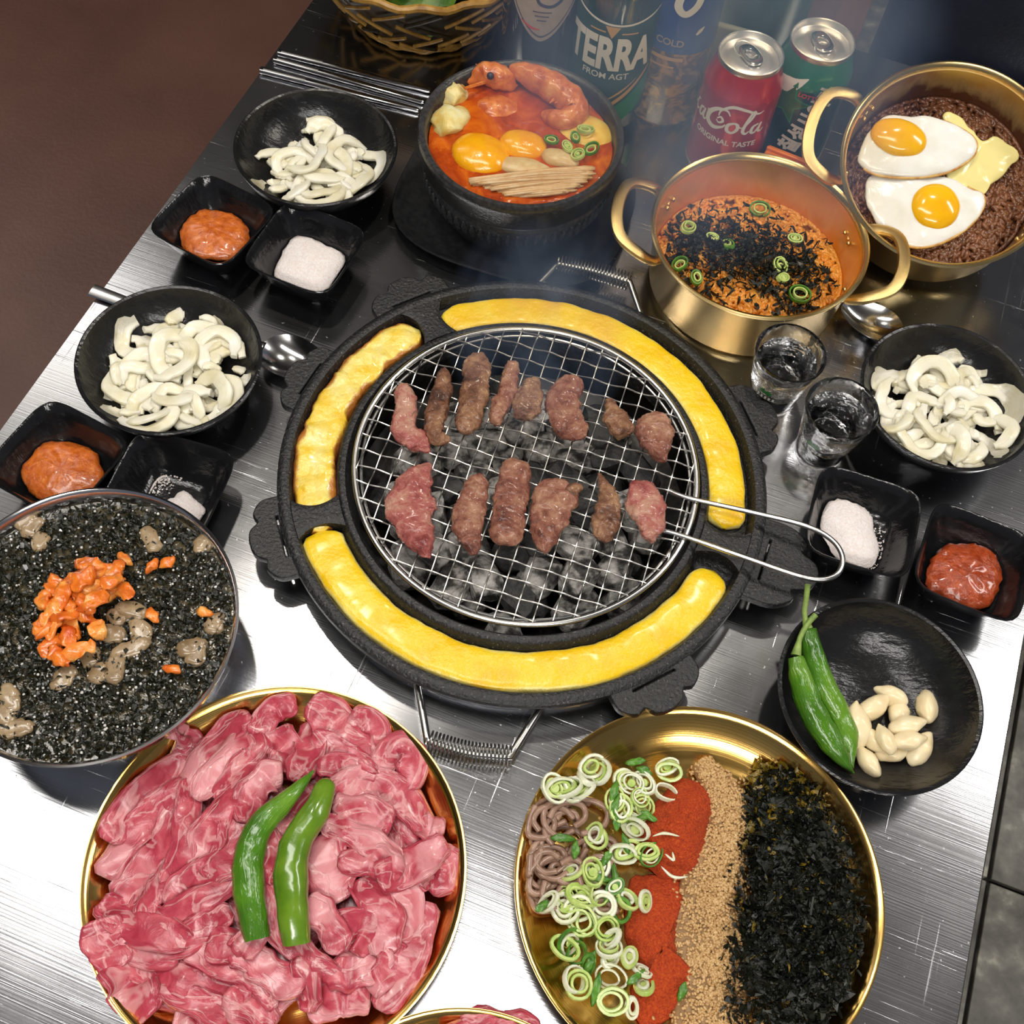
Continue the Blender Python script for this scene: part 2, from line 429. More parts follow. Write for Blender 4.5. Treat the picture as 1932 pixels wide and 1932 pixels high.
def mat_egg():
    x = NT('steamed_egg'); v = x.coord('Object'); q = x.comp(x.coord('sc'))
    n1 = x.noise(v, 34, 4); n2 = x.noise(v, 160, 3)
    col = x.ramp(n1, [(.25, (.82, .46, .004)), (.5, (.87, .58, .008)), (.68, (.86, .64, .04)), (.82, (.86, .72, .18))])
    edge = x.math('ADD', x.math('ABSOLUTE', q[1]), x.math('MULTIPLY', x.math('SUBTRACT', n1, .5), .9))
    col = x.mix(x.ramp(edge, [(.62, (0, 0, 0)), (.90, (.8, .8, .8))]), col, (.84, .72, .26))
    x.set(color=col, rough=.33, sss=.15, sssr=(.02, .012, .003), ssss=.3, coat=.25, coatr=.15)
    x.bump(x.math('ADD', n2, x.math('MULTIPLY', n1, 1.2)), .0012); return x.m
M['egg'] = mat_egg()
def mat_cheese():
    x = NT('browned_corn_cheese'); v = x.coord('Object'); q = x.comp(x.coord('sc'))
    n1 = x.noise(v, 48, 4); vo = x.n('ShaderNodeTexVoronoi'); vo.inputs['Scale'].default_value = 85; x.l(v, vo.inputs['Vector'])
    col = x.ramp(n1, [(.30, (.84, .46, .012)), (.45, (.87, .60, .06)), (.58, (.88, .70, .17)), (.74, (.90, .78, .34))])
    edge = x.math('ADD', x.math('ABSOLUTE', q[1]), x.math('MULTIPLY', x.math('SUBTRACT', n1, .5), 1.1))
    col = x.mix(x.ramp(edge, [(.52, (0, 0, 0)), (.66, (.55, .55, .55)), (.80, (1, 1, 1))]), col, x.ramp(n1, [(.3, (.16, .035, .006)), (.6, (.50, .18, .03))]))
    x.set(color=col, rough=.28, sss=.15, sssr=(.02, .014, .005), ssss=.3, coat=.35, coatr=.12)
    x.bump(x.math('ADD', x.noise(v, 130, 3), x.math('MULTIPLY', vo.outputs['Distance'], -1.5)), .0016); return x.m
M['cheese'] = mat_cheese()
M['coal'] = noisy('ashen_charcoal', [(.34, (.012, .011, .011)), (.44, (.07, .066, .062)), (.52, (.32, .30, .28)), (.72, (.66, .63, .60))], 75, .9, .003, 160, detail=6)
M['coalblack'] = noisy('black_charcoal', [(.3, (.008, .008, .008)), (.7, (.05, .048, .045))], 90, .6, .002, 140)
M['nori'] = noisy('roasted_seaweed', [(.35, (.004, .005, .003)), (.6, (.009, .011, .006)), (.8, (.04, .04, .014))], 180, .42, .0006, 700, rand=False, coat=.12, coatr=.2, spec=.35)
M['noriwet'] = noisy('wet_seaweed', [(.35, (.005, .006, .003)), (.6, (.014, .015, .007)), (.8, (.06, .055, .02))], 180, .2, .0006, 700, rand=False, coat=.5, coatr=.12)
M['noriamber'] = noisy('thin_seaweed', [(.3, (.05, .045, .008)), (.6, (.22, .14, .01)), (.8, (.50, .30, .02))], 150, .3, .0005, 500, rand=False)
M['sesame'] = noisy('toasted_sesame', [(.3, (.42, .23, .08)), (.6, (.62, .40, .18)), (.8, (.76, .56, .30))], 420, .4, rand=False)
M['sesamebed'] = plain('sesame_bed', (.30, .17, .07), .6)
M['chili'] = noisy('red_chili_powder', [(.3, (.42, .030, .003)), (.6, (.64, .075, .006)), (.8, (.76, .16, .02))], 700, .85, .0022, 1100, rand=False, detail=3)
M['soba'] = noisy('buckwheat_noodle', [(.3, (.23, .125, .085)), (.7, (.40, .25, .18))], 90, .3, .0002, 300, coat=.3)
M['scallwhite'] = noisy('scallion_white', [(.3, (.66, .70, .42)), (.7, (.86, .87, .74))], 200, .3, sss=.2, sssr=(.01, .012, .006), ssss=.3)
M['scallpale'] = noisy('scallion_pale_green', [(.3, (.34, .50, .09)), (.7, (.64, .72, .28))], 160, .3)
M['scallgreen'] = noisy('scallion_green', [(.3, (.035, .13, .012)), (.7, (.12, .30, .03))], 120, .32)
M['noodle'] = noisy('spicy_noodle', [(.3, (.74, .24, .02)), (.7, (.88, .44, .08))], 80, .3, rand=False, coat=.4, coatr=.12)
M['noodledark'] = noisy('black_bean_noodle', [(.3, (.085, .026, .010)), (.7, (.26, .10, .045))], 80, .26, rand=False, coat=.4, coatr=.12)
M['eggwhite'] = noisy('fried_egg_white', [(.3, (.80, .78, .68)), (.6, (.88, .87, .82))], 40, .22, .0006, 90, sss=.3, sssr=(.02, .02, .015), ssss=.3, coat=.4, coatr=.08)
M['yolk'] = noisy('egg_yolk', [(.3, (.86, .40, .004)), (.7, (.92, .52, .008))], 40, .16, .0002, 60, coat=.4, coatr=.06)
M['cheddar'] = plain('melted_cheese_slice', (.84, .74, .30), .25, coat=.4, coatr=.1)
M['eggfringe'] = noisy('browned_egg_edge', [(.3, (.42, .16, .02)), (.7, (.78, .52, .16))], 120, .4)
def mat_broth(name, stops, rough=.12):
    x = NT(name); v = x.coord('Object'); n1 = x.noise(v, 38, 5, .6, .8)
    x.set(color=x.ramp(n1, stops), rough=rough, coat=.5, coatr=.05); x.bump(x.noise(v, 110, 4), .0012); return x.m
M['stew'] = mat_broth('red_stew', [(.3, (.22, .022, .004)), (.5, (.44, .062, .006)), (.68, (.66, .16, .01)), (.8, (.80, .34, .03))])
M['broth'] = mat_broth('seaweed_broth', [(.3, (.030, .024, .012)), (.6, (.09, .070, .035)), (.8, (.17, .13, .075))])
M['tofu'] = noisy('soft_tofu', [(.3, (.78, .42, .06)), (.55, (.86, .66, .28)), (.75, (.90, .80, .55))], 60, .3, .001, 140, sss=.2, ssss=.3)
M['shell'] = noisy('cooked_prawn_shell', [(.3, (.44, .075, .012)), (.55, (.68, .20, .04)), (.75, (.80, .36, .10))], 110, .22, .0008, 220, coat=.5)
M['enoki'] = noisy('enoki_mushroom', [(.3, (.66, .36, .14)), (.7, (.80, .56, .30))], 120, .32, sss=.2, ssss=.3)
M['stewegg'] = noisy('stew_egg_yolk', [(.3, (.82, .30, .004)), (.7, (.90, .46, .01))], 50, .18, .0006, 160, coat=.5)
M['zucchini'] = noisy('zucchini_flesh', [(.3, (.72, .42, .04)), (.7, (.82, .62, .16))], 80, .3)
M['kimchi'] = noisy('kimchi', [(.28, (.56, .065, .008)), (.5, (.80, .20, .02)), (.66, (.86, .38, .08)), (.82, (.88, .62, .30))], 60, .22, .001, 160, coat=.5)
M['jelly'] = noisy('acorn_jelly', [(.3, (.20, .13, .065)), (.7, (.40, .29, .165))], 70, .25, .0005, coat=.5)
x = NT('clear_glass'); x.set(color=(1, 1, 1), rough=.01, trans=1.0, ior=1.45); x.bump(x.noise(x.coord('Object'), 90, 2), .0008); M['glass'] = x.m
x = NT('clear_liquor'); x.set(color=(1, 1, 1), rough=.0, trans=1.0, ior=1.34); x.bump(x.noise(x.coord('Object'), 130, 2), .0014); M['liquor'] = x.m
M['greenglass'] = plain('green_bottle_glass', (.004, .035, .016), .08, coat=1.0, coatr=.03)
M['brownglass'] = plain('brown_bottle_glass', (.022, .012, .008), .10, coat=1.0, coatr=.03)
M['amberglass'] = noisy('amber_bottle_glass', [(.3, (.025, .014, .006)), (.48, (.14, .075, .012)), (.62, (.55, .30, .03))], 60, .25, .0006, 60, coat=.3, coatr=.1, dist=1.5)
M['pet'] = plain('green_plastic_bottle', (.006, .075, .065), .30)
M['labelgreen'] = plain('dark_green_label', (.015, .065, .045), .35)
M['labelgreen2'] = plain('bright_green_label', (.012, .22, .075), .3)
M['labelcream'] = noisy('cream_label', [(.3, (.36, .29, .23)), (.7, (.46, .38, .31))], 120, .5, rand=False)
M['labelblue'] = plain('blue_label', (.018, .065, .30), .3)
M['labelnavy'] = plain('navy_label', (.012, .030, .13), .3)
M['ink_white'] = plain('white_print', (.80, .79, .76), .4)
M['ink_gold'] = plain('gold_print', (.62, .36, .09), .35)
M['ink_red'] = plain('red_print', (.62, .05, .02), .4)
M['ink_dark'] = plain('dark_print', (.025, .025, .05), .4)
M['ink_brown'] = plain('brown_print', (.09, .05, .06), .4)
M['ink_green'] = plain('green_print', (.02, .15, .03), .4)
M['ink_star'] = plain('olive_green_print', (.03, .10, .012), .3)
M['canred'] = plain('red_can_print', (.50, .008, .014), .24, metal=.35, coat=.4)
M['cangreen'] = plain('green_can_print', (.006, .20, .10), .24, metal=.35, coat=.4)
M['candark'] = plain('dark_green_can_print', (.006, .055, .052), .24, metal=.35, coat=.4)
M['canwhite'] = plain('white_can_print', (.74, .72, .70), .3)
M['alu'] = plain('brushed_aluminium', (.88, .88, .90), .34, metal=1.0)
M['orange'] = plain('orange_plastic', (.80, .20, .012), .28)
M['greyplastic'] = plain('frosted_grey_plastic', (.33, .38, .37), .35, alpha=.85)
M['wicker'] = noisy('golden_wicker', [(.3, (.24, .11, .018)), (.7, (.52, .29, .06))], 120, .35)
M['wickerdark'] = noisy('dark_wicker', [(.3, (.012, .009, .006)), (.7, (.05, .035, .016))], 120, .35)
M['leaf'] = noisy('lettuce', [(.3, (.03, .10, .008)), (.7, (.16, .28, .03))], 60, .4, .0006)
M['bench'] = noisy('brown_bench_vinyl', [(.3, (.085, .038, .028)), (.7, (.13, .062, .046))], 5, .42, .0004, 180, rand=False, detail=6)
M['navy'] = noisy('navy_vinyl', [(.3, (.006, .008, .018)), (.7, (.014, .018, .036))], 12, .45, .0004, 300, rand=False)
M['wood'] = noisy('brown_wood', [(.3, (.17, .075, .048)), (.7, (.27, .13, .085))], 12, .5, .0002, 60, stretch=(8, 1, 1), rand=False)
M['ceil'] = plain('grey_ceiling_paint', (.42, .41, .39), .9)
M['wall'] = plain('dark_wall_paint', (.13, .12, .12), .9)
M['hood'] = plain('black_hood', (.012, .012, .013), .6)
M['floorstone'] = noisy('grey_stone_tile', [(.3, (.06, .056, .048)), (.5, (.13, .12, .10)), (.60, (.20, .185, .155)), (.72, (.42, .40, .33))], 26, .45, .0004, 60, detail=7)
M['grout'] = plain('dark_grout', (.015, .014, .013), .8)
M['tableleg'] = plain('black_table_leg', (.02, .02, .02), .5)
M['lampwhite'] = plain('white_lamp_frame', (.8, .8, .8), .5)
# ------------------------------------------------------------------ the setting
def struct(o, kind='structure'): o['kind'] = kind; return o
PC = Vector((0.0054, 0.4313, 0))                       # middle of the grill
PCl = Vector((PC.dot(TU), PC.dot(TV), 0))
T0, T1, V0, V1 = -0.4845, 0.277, -0.178, 1.016          # table extent across / along
FL = -0.74
# floor of grey stone tiles
fl = MB(); fl.box((0, 0, FL - .03), 5.2, 6.0, .05)
floor = struct(fl.build('floor', M['grout'], None, (0.1, .8, 0), -TAB))
ja, jb = G(1862, 1662, FL), G(1930, 1692, FL)
ja_l = Vector(((ja - Vector((.1, .8, 0))).dot(TU), (ja - Vector((.1, .8, 0))).dot(TV), 0))
tile_me = None
for i in range(-3, 4):
    for j in range(-4, 5):
        x = ja_l.x + .30 + i * .6; y = ja_l.y + .30 + j * .6
        if abs(x) > 2.2 or abs(y) > 2.6: continue
        if tile_me is None:
            t = MB().box((0, 0, 0), .595, .595, .012, bev=.0015).build('tile', M['floorstone'], floor, (x, y, FL)); tile_me = t.data
        else:
            t = bpy.data.objects.new('tile', tile_me); COL.objects.link(t); t.parent = floor; t.location = (x, y, FL)
struct(MB().box((0, 0, CEIL + .03), 5.2, 6.0, .04).build('ceiling', M['ceil'], None, (.1, .8, 0), -TAB))
struct(MB().box((0, 0, .5), 5.2, .06, 2.55).build('wall_back', M['wall'], None, Vector((.1, .8, 0)) + TV * 3.0, -TAB))
struct(MB().box((0, 0, .5), .06, 6.0, 2.55).build('wall_left', M['wall'], None, Vector((.1, .8, 0)) - TU * 2.6, -TAB))

# table
t = thing('dining_table', 'brushed stainless steel barbecue table with scratched rectangular top', 'table', (0, 0, 0), -TAB)
RH = .146
ang = sorted(set([2 * pi * k / 96 for k in range(96)] + [math.atan2(y - PCl.y, x - PCl.x) % (2 * pi) for x in (T0, T1) for y in (V0, V1)]))
inner, outer = [], []
for a in ang:
    c, s = cos(a), sin(a); d = []
    if c > 1e-9: d.append((T1 - PCl.x) / c)
    if c < -1e-9: d.append((T0 - PCl.x) / c)
    if s > 1e-9: d.append((V1 - PCl.y) / s)
    if s < -1e-9: d.append((V0 - PCl.y) / s)
    q = min(d); inner.append((PCl.x + RH * c, PCl.y + RH * s)); outer.append((PCl.x + q * c, PCl.y + q * s))
I_, O_ = np.array(inner), np.array(outer); cen = np.array([PCl.x, PCl.y])
rings = []
for Q, z in ((I_, -.03), (I_, 0), (O_ + (cen - O_) * .0035, 0), (O_, -.0016), (O_, -.03)): rings.append(np.c_[Q, np.full(len(Q), z)])
m = MB(); m.loft(rings, False, False, closed=True); m.build('table_top', M['table'], t, smooth=20)
m = MB(); m.box((PCl.x, PCl.y - .35, FL / 2 - .02), .5, .06, -FL - .06); m.box((PCl.x, PCl.y + .35, FL / 2 - .02), .5, .06, -FL - .06)
for k, dy in enumerate((-.38, .38)):
    MB().box((PCl.x, PCl.y + dy, (FL - .03) / 2), .5, .05, -FL - .03 - .012).build('table_leg', M['tableleg'], t)

# bench on the left, seat back and board beyond the far edge
def tl(u, v, z=0): return TU * u + TV * v + Vector((0, 0, z))
b = thing('bench_seat', 'dark brown upholstered bench along the left side of the table', 'bench', tl(-1.15, .9, FL + .006), -TAB)
MB().box((0, 0, .40), 1.04, 3.4, .07, bev=.02).build('seat_cushion', M['bench'], b)
MB().box((0, 0, .185), .98, 3.3, .36).build('bench_base', M['wood'], b)
b = thing('seat_backrest', 'dark navy upholstered seat back standing beyond the far table edge', 'seat', tl(.40, 1.09, FL + .006), -TAB)
MB().box((0, 0, .65), .72, .11, 1.3, bev=.02).build('back_cushion', M['navy'], b)
b = thing('wooden_partition', 'brown wooden partition board behind the soda cans', 'partition', tl(-.09, 1.036, FL + .006), -TAB)
MB().box((0, 0, .62), .224, .03, 1.24, bev=.002).build('board', M['wood'], b)
MB().box((0, 0, 1.25), .236, .045, .022, bev=.003).build('top_rail', M['wood'], b)
h = thing('exhaust_hood', 'black round exhaust hood hanging from the ceiling', 'hood', (-1.02, .22, CEIL - .02))
MB().lathe([(.0, -.42), (.12, -.42), (.125, -.41), (.10, -.36), (.05, -.33)], 40).build('hood_bell', M['hood'], h)
MB().lathe([(.05, -.335), (.05, .03)], 24).build('duct', M['hood'], h)

# ------------------------------------------------------------------ charcoal brazier, pan, grate
bz = thing('charcoal_brazier', 'round steel charcoal brazier under the cast iron pan with two spring handles', 'brazier', PC)
MB().lathe([(.001, -.052), (.11, -.052), (.133, -.036), (.1395, -.004), (.146, .0015), (.158, .0015), (.1655, .004), (.1675, .0085), (.165, .0125), (.156, .0135), (.146, .0125), (.137, .004), (.130, -.032), (.106, -.046), (.001, -.046)], 96).build('fire_bowl', M['blacksteel'], bz)
for r_, z_ in ((.1685, .0055), (.1690, .0105)):
    a = np.linspace(0, 2 * pi, 96, endpoint=False)
    MB().tube(np.c_[np.cos(a) * r_, np.sin(a) * r_, np.full(96, z_)], .0016, 8, closed=True).build('rim_ring', M['steel'], bz)
def spring_handle(px, hs):
    P = np.array([G(x, y, h) - PC for (x, y), h in zip(px, hs)])
    # legs bent at the two grip ends
    path = np.concatenate([np.linspace(P[0], P[1], 8), catmull([P[1], (P[1] + P[2]) / 2 + (P[1] + P[2] - P[0] - P[3]) * .03, P[2]], 16)[1:], np.linspace(P[2], P[3], 8)[1:]])
    o = MB().tube(path, .0026, 10).build('handle', M['wire'], bz)
    g = catmull([P[1], (P[1] + P[2]) / 2 + (P[1] + P[2] - P[0] - P[3]) * .03, P[2]], 24 * 22)
    T = np.gradient(g, axis=0); T /= np.linalg.norm(T, axis=1)[:, None]; Z = np.cross(T, np.cross([0, 0, 1.], T)); S = np.cross(T, Z)
    Z /= np.linalg.norm(Z, axis=1)[:, None]; S /= np.linalg.norm(S, axis=1)[:, None]
    a = np.linspace(0, 22 * 2 * pi, len(g))[:, None]
    hel = g + (Z * np.cos(a) + S * np.sin(a)) * .0072
    MB().tube(hel, .00075, 5).build('spring', M['wire'], o)
spring_handle([(787, 1290), (806, 1398), (962, 1428), (1030, 1318)], [.008, .011, .011, .008])
spring_handle([(1010, 542), (1053, 497), (1188, 532), (1208, 590)], [.008, .016, .016, .008])

pan = thing('grill_pan', 'black cast iron ring pan with egg troughs around the charcoal grate', 'pan', PC)
prof = [(.1245, .0145), (.1265, .020), (.1285, .0295), (.1300, .0315), (.1330, .0318), (.1350, .0308), (.1365, .0275), (.1385, .0195), (.1410, .0175), (.1635, .0175), (.1665, .0195), (.1685, .0275), (.1700, .0305), (.1730, .0315), (.1760, .0308), (.1785, .0290), (.1790, .0255), (.1770, .0190), (.1700, .0150)]
MB().lathe(prof, 128, closed=True).build('pan_body', M['iron'], pan)
def bridge(a0, a1):
    m = MB(); n = 14; rr = np.linspace(.1355, .1695, 13); top = []; bot = []
    for r_ in rr:
        s_ = ((r_ - .1525) / .017) ** 2 * .55                # concave ends
        aa = np.linspace(a0 - s_ * R(4.5), a1 + s_ * R(4.5), n)
        hh = .0300 + .0010 * np.minimum(1, 6 * np.minimum(np.linspace(0, 1, n), np.linspace(1, 0, n)))
        top.append(np.c_[np.cos(aa) * r_, np.sin(aa) * r_, hh]); 
    V = np.array(top); B = V.copy(); B[..., 2] = .0165
    F = []; N1 = len(rr)
    for i in range(N1 - 1):
        for k in range(n - 1): F.append((i * n + k, i * n + k + 1, (i + 1) * n + k + 1, (i + 1) * n + k))
    o = N1 * n
    for i in range(N1 - 1):
        for k in (0, n - 1): F.append((i * n + k, (i + 1) * n + k, o + (i + 1) * n + k, o + i * n + k))
    m.add(np.concatenate([V.reshape(-1, 3), B.reshape(-1, 3)]), F); m.build('trough_divider', M['iron'], pan, smooth=50)
bridge(R(121.5), R(128.5)); bridge(R(-18.0), R(-11.5)); bridge(R(199), R(205))
def pan_tab(deg, reach, width, hole=False):
    """scalloped lug with a slot"""
    a = R(deg); loops = []
    w2 = width / 2; out = []
    base = .1755
    lob = [(-w2, 0), (-w2 * .98, reach * .45), (-w2 * .72, reach * .72), (-w2 * .48, reach * .66), (-w2 * .30, reach * .92), (0, reach), (w2 * .30, reach * .92), (w2 * .48, reach * .66), (w2 * .72, reach * .72), (w2 * .98, reach * .45), (w2, 0)]
    top = catmull(np.c_[np.array(lob), np.zeros(len(lob))], 44)[:, :2]
    slot = [(-w2 * .52 + cos(t) * .0018 * (1 if abs(t) < 9 else 1), reach * .17 + sin(t) * .0018) for t in np.linspace(pi / 2, 3 * pi / 2, 7)] + [(w2 * .52 + cos(t) * .0018, reach * .17 + sin(t) * .0018) for t in np.linspace(-pi / 2, pi / 2, 7)]
    cu = bpy.data.curves.new('lug', 'CURVE'); cu.dimensions = '2D'; cu.fill_mode = 'BOTH'; cu.extrude = .0028; cu.bevel_depth = .0012; cu.bevel_resolution = 2
    for pts in (top, slot):
        sp = cu.splines.new('POLY'); sp.points.add(len(pts) - 1); sp.use_cyclic_u = True
        for p, q in zip(sp.points, pts): p.co = (q[0], q[1], 0, 1)
    o = bpy.data.objects.new('lug', cu); COL.objects.link(o); dg = bpy.context.evaluated_depsgraph_get(); dg.update()
    me = bpy.data.meshes.new_from_object(o.evaluated_get(dg)); V = np.array([v.co[:] for v in me.vertices]); F = [tuple(p.vertices) for p in me.polygons]
    bpy.data.objects.remove(o); bpy.data.curves.remove(cu); bpy.data.meshes.remove(me)
    X, Y = V[:, 0], V[:, 1] + base
    W = np.c_[Y * cos(a) + X * -sin(a) * -1 * 1, Y * sin(a) - X * cos(a), V[:, 2] + .0245 - Y * 0]
    m = MB(); m.add(W, F)
    tb = m.build('lug_handle', M['iron'], pan, smooth=40)
for d, rc, wd in ((126, .026, .062), (161, .022, .058), (205, .026, .062), (-55, .026, .062), (-14.5, .046, .064), (24, .026, .060)): pan_tab(d, rc, wd)

# glowing charcoal lumps turned to ash
rg = random.Random(3)
k = 0
for layer, (n, zz, rmax) in enumerate(((40, -.026, .106), (40, -.008, .094))):
    for i in range(n):
        a = i * 2.39996 + layer; r_ = rmax * math.sqrt((i + .5) / n)
        V, F = ICO[2]; sx, sy, sz = (rg.uniform(.012, .021), rg.uniform(.010, .016), rg.uniform(.009, .014))
        m = MB(); Q = np.sign(V) * np.abs(V) ** .62; m.add(Q * [sx, sy, sz], F); m.noise(90, .0042, k)
        q = Matrix.Rotation(rg.uniform(0, pi), 4, 'Z') @ Matrix.Rotation(rg.uniform(-.4, .4), 4, 'X'); m.move(q)
        ashy = rg.random() < .62
        o = m.build('charcoal_lump', M['coal'] if ashy else M['coalblack'], None, PC + Vector((r_ * cos(a), r_ * sin(a), zz + rg.uniform(-.003, .003))), smooth=28)
        tag(o, ('grey ashen' if ashy else 'black unburnt') + ' charcoal lump under the %s %s of the grate' % ('far' if sin(a) > 0 else 'near', 'right' if cos(a) > 0 else 'left'), 'charcoal', 'ashen charcoal lumps under the grate' if ashy else 'black charcoal lumps under the grate'); k += 1

# woven wire grate
gr = thing('grill_grate', 'round woven steel wire grate with a looped handle over the charcoal', 'grate', PC + Vector((.0012, .0018, 0)))
GZ = .0345; RG = .1245
a = np.linspace(0, 2 * pi, 120, endpoint=False)
MB().tube(np.c_[np.cos(a) * RG, np.sin(a) * RG, np.full(120, GZ)], .0022, 10, closed=True).build('rim', M['wire'], gr)
MB().tube(np.c_[np.cos(a) * (RG - .0045), np.sin(a) * (RG - .0045), np.full(120, GZ - .003)], .0012, 8, closed=True).build('inner_rim', M['wire'], gr)
STEP = .01285
for fam, deg in enumerate((79.5, -10.5)):
    d = np.array([cos(R(deg)), sin(R(deg)), 0]); nrm = np.array([-d[1], d[0], 0])
    for i in range(-9, 10):
        off = i * STEP; hl = math.sqrt(RG ** 2 - off ** 2)
        n = max(10, int(hl * 2 / (STEP / 4))); s_ = np.linspace(-hl, hl, n)
        z = GZ + .0006 + .0010 * np.cos(pi * s_ / STEP + pi * (i + fam))
        MB().tube(nrm * off + d * s_[:, None] + np.c_[np.zeros(n), np.zeros(n), z], .00064, 6).build('wire', M['wire'], gr)
hp = [(1262, 926, .0345), (1300, 940, .0375), (1420, 967, .041), (1520, 992, .044), (1573, 1022, .046), (1590, 1058, .0465), (1572, 1088, .046), (1520, 1090, .044), (1400, 1050, .041), (1290, 1012, .0375), (1244, 1000, .0345)]
P = np.array([G(x, y, h) - gr.location for x, y, h in hp])
MB().tube(catmull(P, 70), .0019, 10).build('handle', M['wire'], gr)

# ------------------------------------------------------------------ egg and corn cheese in the troughs
def trough_strip(name, label, cat, a0, a1, mat, hw=.0138, rc=.1525, top=.0105, seed=0, wob=.0016, taper=(.012, .012), wvar=.06):
    n = int(abs(a1 - a0) / 1.6) + 8; aa = np.radians(np.linspace(a0, a1, n)); L = np.radians(abs(a1 - a0)) * rc
    s_ = np.linspace(0, L, n)
    def end(x, t): 
        x = np.clip(x / t, 0, 1); return np.sqrt(np.maximum(0, 1 - (1 - x) ** 2))
    prof = np.maximum(.10, np.minimum(end(s_, taper[0]), end(L - s_, taper[1])))
    wv = np.array([1 + wvar * noise.noise(Vector((v * 45, seed * 3.1, 0))) for v in s_])
    rv = np.array([.0012 * noise.noise(Vector((v * 30, seed * 5.3, 4))) for v in s_])
    P = np.c_[np.cos(aa) * (rc + rv), np.sin(aa) * (rc + rv), np.full(n, .0190)]
    m = MB(); m.tube(P, hw * prof * wv, 22, up=(0, 0, 1), ry=top * np.maximum(.45, prof), power=4.4)
    V = m.verts(); V[:, 2] = np.maximum(V[:, 2], .0176); m.v = [V]
    m.noise(85, wob, seed, 2, np.repeat((V[:, 2:3] > .018), 3, 1))
    return tag(m.build(name, mat, None, PC, smooth=180), label, cat)
trough_strip('egg_strip', 'yellow steamed egg strip curving along the far right pan trough', 'egg', 122.5, -8.0, M['egg'], seed=1, top=.0086, hw=.0142, rc=.1502, wob=.0009, wvar=.10, taper=(.022, .010))
trough_strip('egg_strip', 'yellow steamed egg strip curving along the near pan trough', 'egg', -22.0, -154.5, M['egg'], seed=2, top=.0092, hw=.0148, rc=.1535, wob=.0008, taper=(.014, .010))
trough_strip('corn_cheese_strip', 'pale melted corn cheese with browned edges in the left pan trough', 'corn cheese', 128.5, 206.5, M['cheese'], seed=3, top=.0104, hw=.0150, wob=.0026, taper=(.014, .012), wvar=.10)

# ------------------------------------------------------------------ dishes
def round_bowl(name, label, c, Rr, hgt, mat, cat='bowl', base=.5, n=72):
    r = thing(name, label, cat, (c[0], c[1], 0))
    b = Rr * base
    prof = [(.001, .0008), (b * .9, .0008), (b, .0), (b * 1.04, .0), (b * 1.06, .004), (b * 1.25, .0085), (Rr * .80, hgt * .45), (Rr * .94, hgt * .75), (Rr * .995, hgt * .97), (Rr, hgt), (Rr - .0012, hgt + .0008), (Rr - .0030, hgt), (Rr * .92, hgt * .78), (Rr * .78, hgt * .50), (b * 1.2, .0125), (b * .9, .0085), (.001, .0078)]
    MB().lathe(catmull(np.c_[np.array(prof), np.zeros(len(prof))], 60)[:, :2] if False else prof, n).build('bowl_body', mat, r, smooth=50)
    return r
def bc(cx, cy, h): return (cx * (H - h), cy * (H - h))
BOWL = {}
BOWL['T'] = bc(-.286, 1.0089, .042); BOWL['L'] = bc(-.3772, .6818, .042); BOWL['G'] = bc(.3629, .4092, .042)
_p = G(1790, 744, .042); BOWL['R'] = (_p.x, _p.y)
round_bowl('onion_bowl', 'black round bowl of sliced onion at top left beside the chopsticks', BOWL['T'], .0684, .042, M['black'])
round_bowl('onion_bowl', 'black round bowl of sliced onion at far left over a spoon handle', BOWL['L'], .0684, .042, M['black'])
round_bowl('onion_bowl', 'black round bowl of sliced onion at right beside the shot glasses', BOWL['R'], .0684, .042, M['black'])
round_bowl('garlic_bowl', 'black round bowl holding green chilies and garlic cloves', BOWL['G'], .0687, .042, M['black'])

def square_dish(label, corners):
    P = np.array([G(x, y, .033)[:2] for x, y in corners]); c = P.mean(0); e = P[1] - P[0] + P[2] - P[3]; a = math.atan2(e[1], e[0])
    s_ = .0392
    r = thing('sauce_dish', label, 'dish', (c[0], c[1], 0), a)
    def ring(hs, z, p=5.5, n=56):
        t = np.linspace(0, 2 * pi, n, endpoint=False); ct, st = np.cos(t), np.sin(t)
        q = (np.abs(ct) ** p + np.abs(st) ** p) ** (-1 / p)
        return np.c_[ct * q * hs, st * q * hs, np.full(n, z)]
    R_ = [ring(s_ * f, z, p) for f, z, p in ((.02, .0006, 3), (.56, .0006, 4), (.60, 0, 4), (.64, .0015, 4), (.74, .010, 4.5), (.90, .025, 5), (.985, .0325, 5.5), (1.0, .0340, 5.5), (.985, .0347, 5.5), (.955, .0340, 5.5), (.86, .025, 5), (.70, .0115, 4.5), (.60, .0062, 4), (.40, .0048, 4), (.02, .0046, 3))]
    MB().loft(R_).build('dish_body', M['blackgloss'], r, smooth=60)
    return r, c, a
DISH = {}
DISH['A'] = square_dish('black square dish of orange paste between the two left onion bowls', [(372, 325), (512, 383), (440, 525), (281, 432)])
DISH['B'] = square_dish('black square dish of pink salt left of the stone pot', [(527, 388), (692, 440), (625, 562), (462, 487)])
DISH['C'] = square_dish('black square dish of orange paste behind the seaweed bowl', [(75, 760), (232, 838), (150, 985), (-30, 880)])
DISH['D'] = square_dish('black square dish nearly empty of salt beside the seaweed bowl', [(248, 826), (437, 872), (385, 1015), (195, 955)])
DISH['E'] = square_dish('black square dish of pink salt under the grate handle', [(1546, 880), (1736, 938), (1711, 1093), (1522, 1030)])
DISH['F'] = square_dish('black square dish of dark red paste at the right table edge', [(1774, 956), (1940, 1010), (1913, 1183), (1731, 1097)])

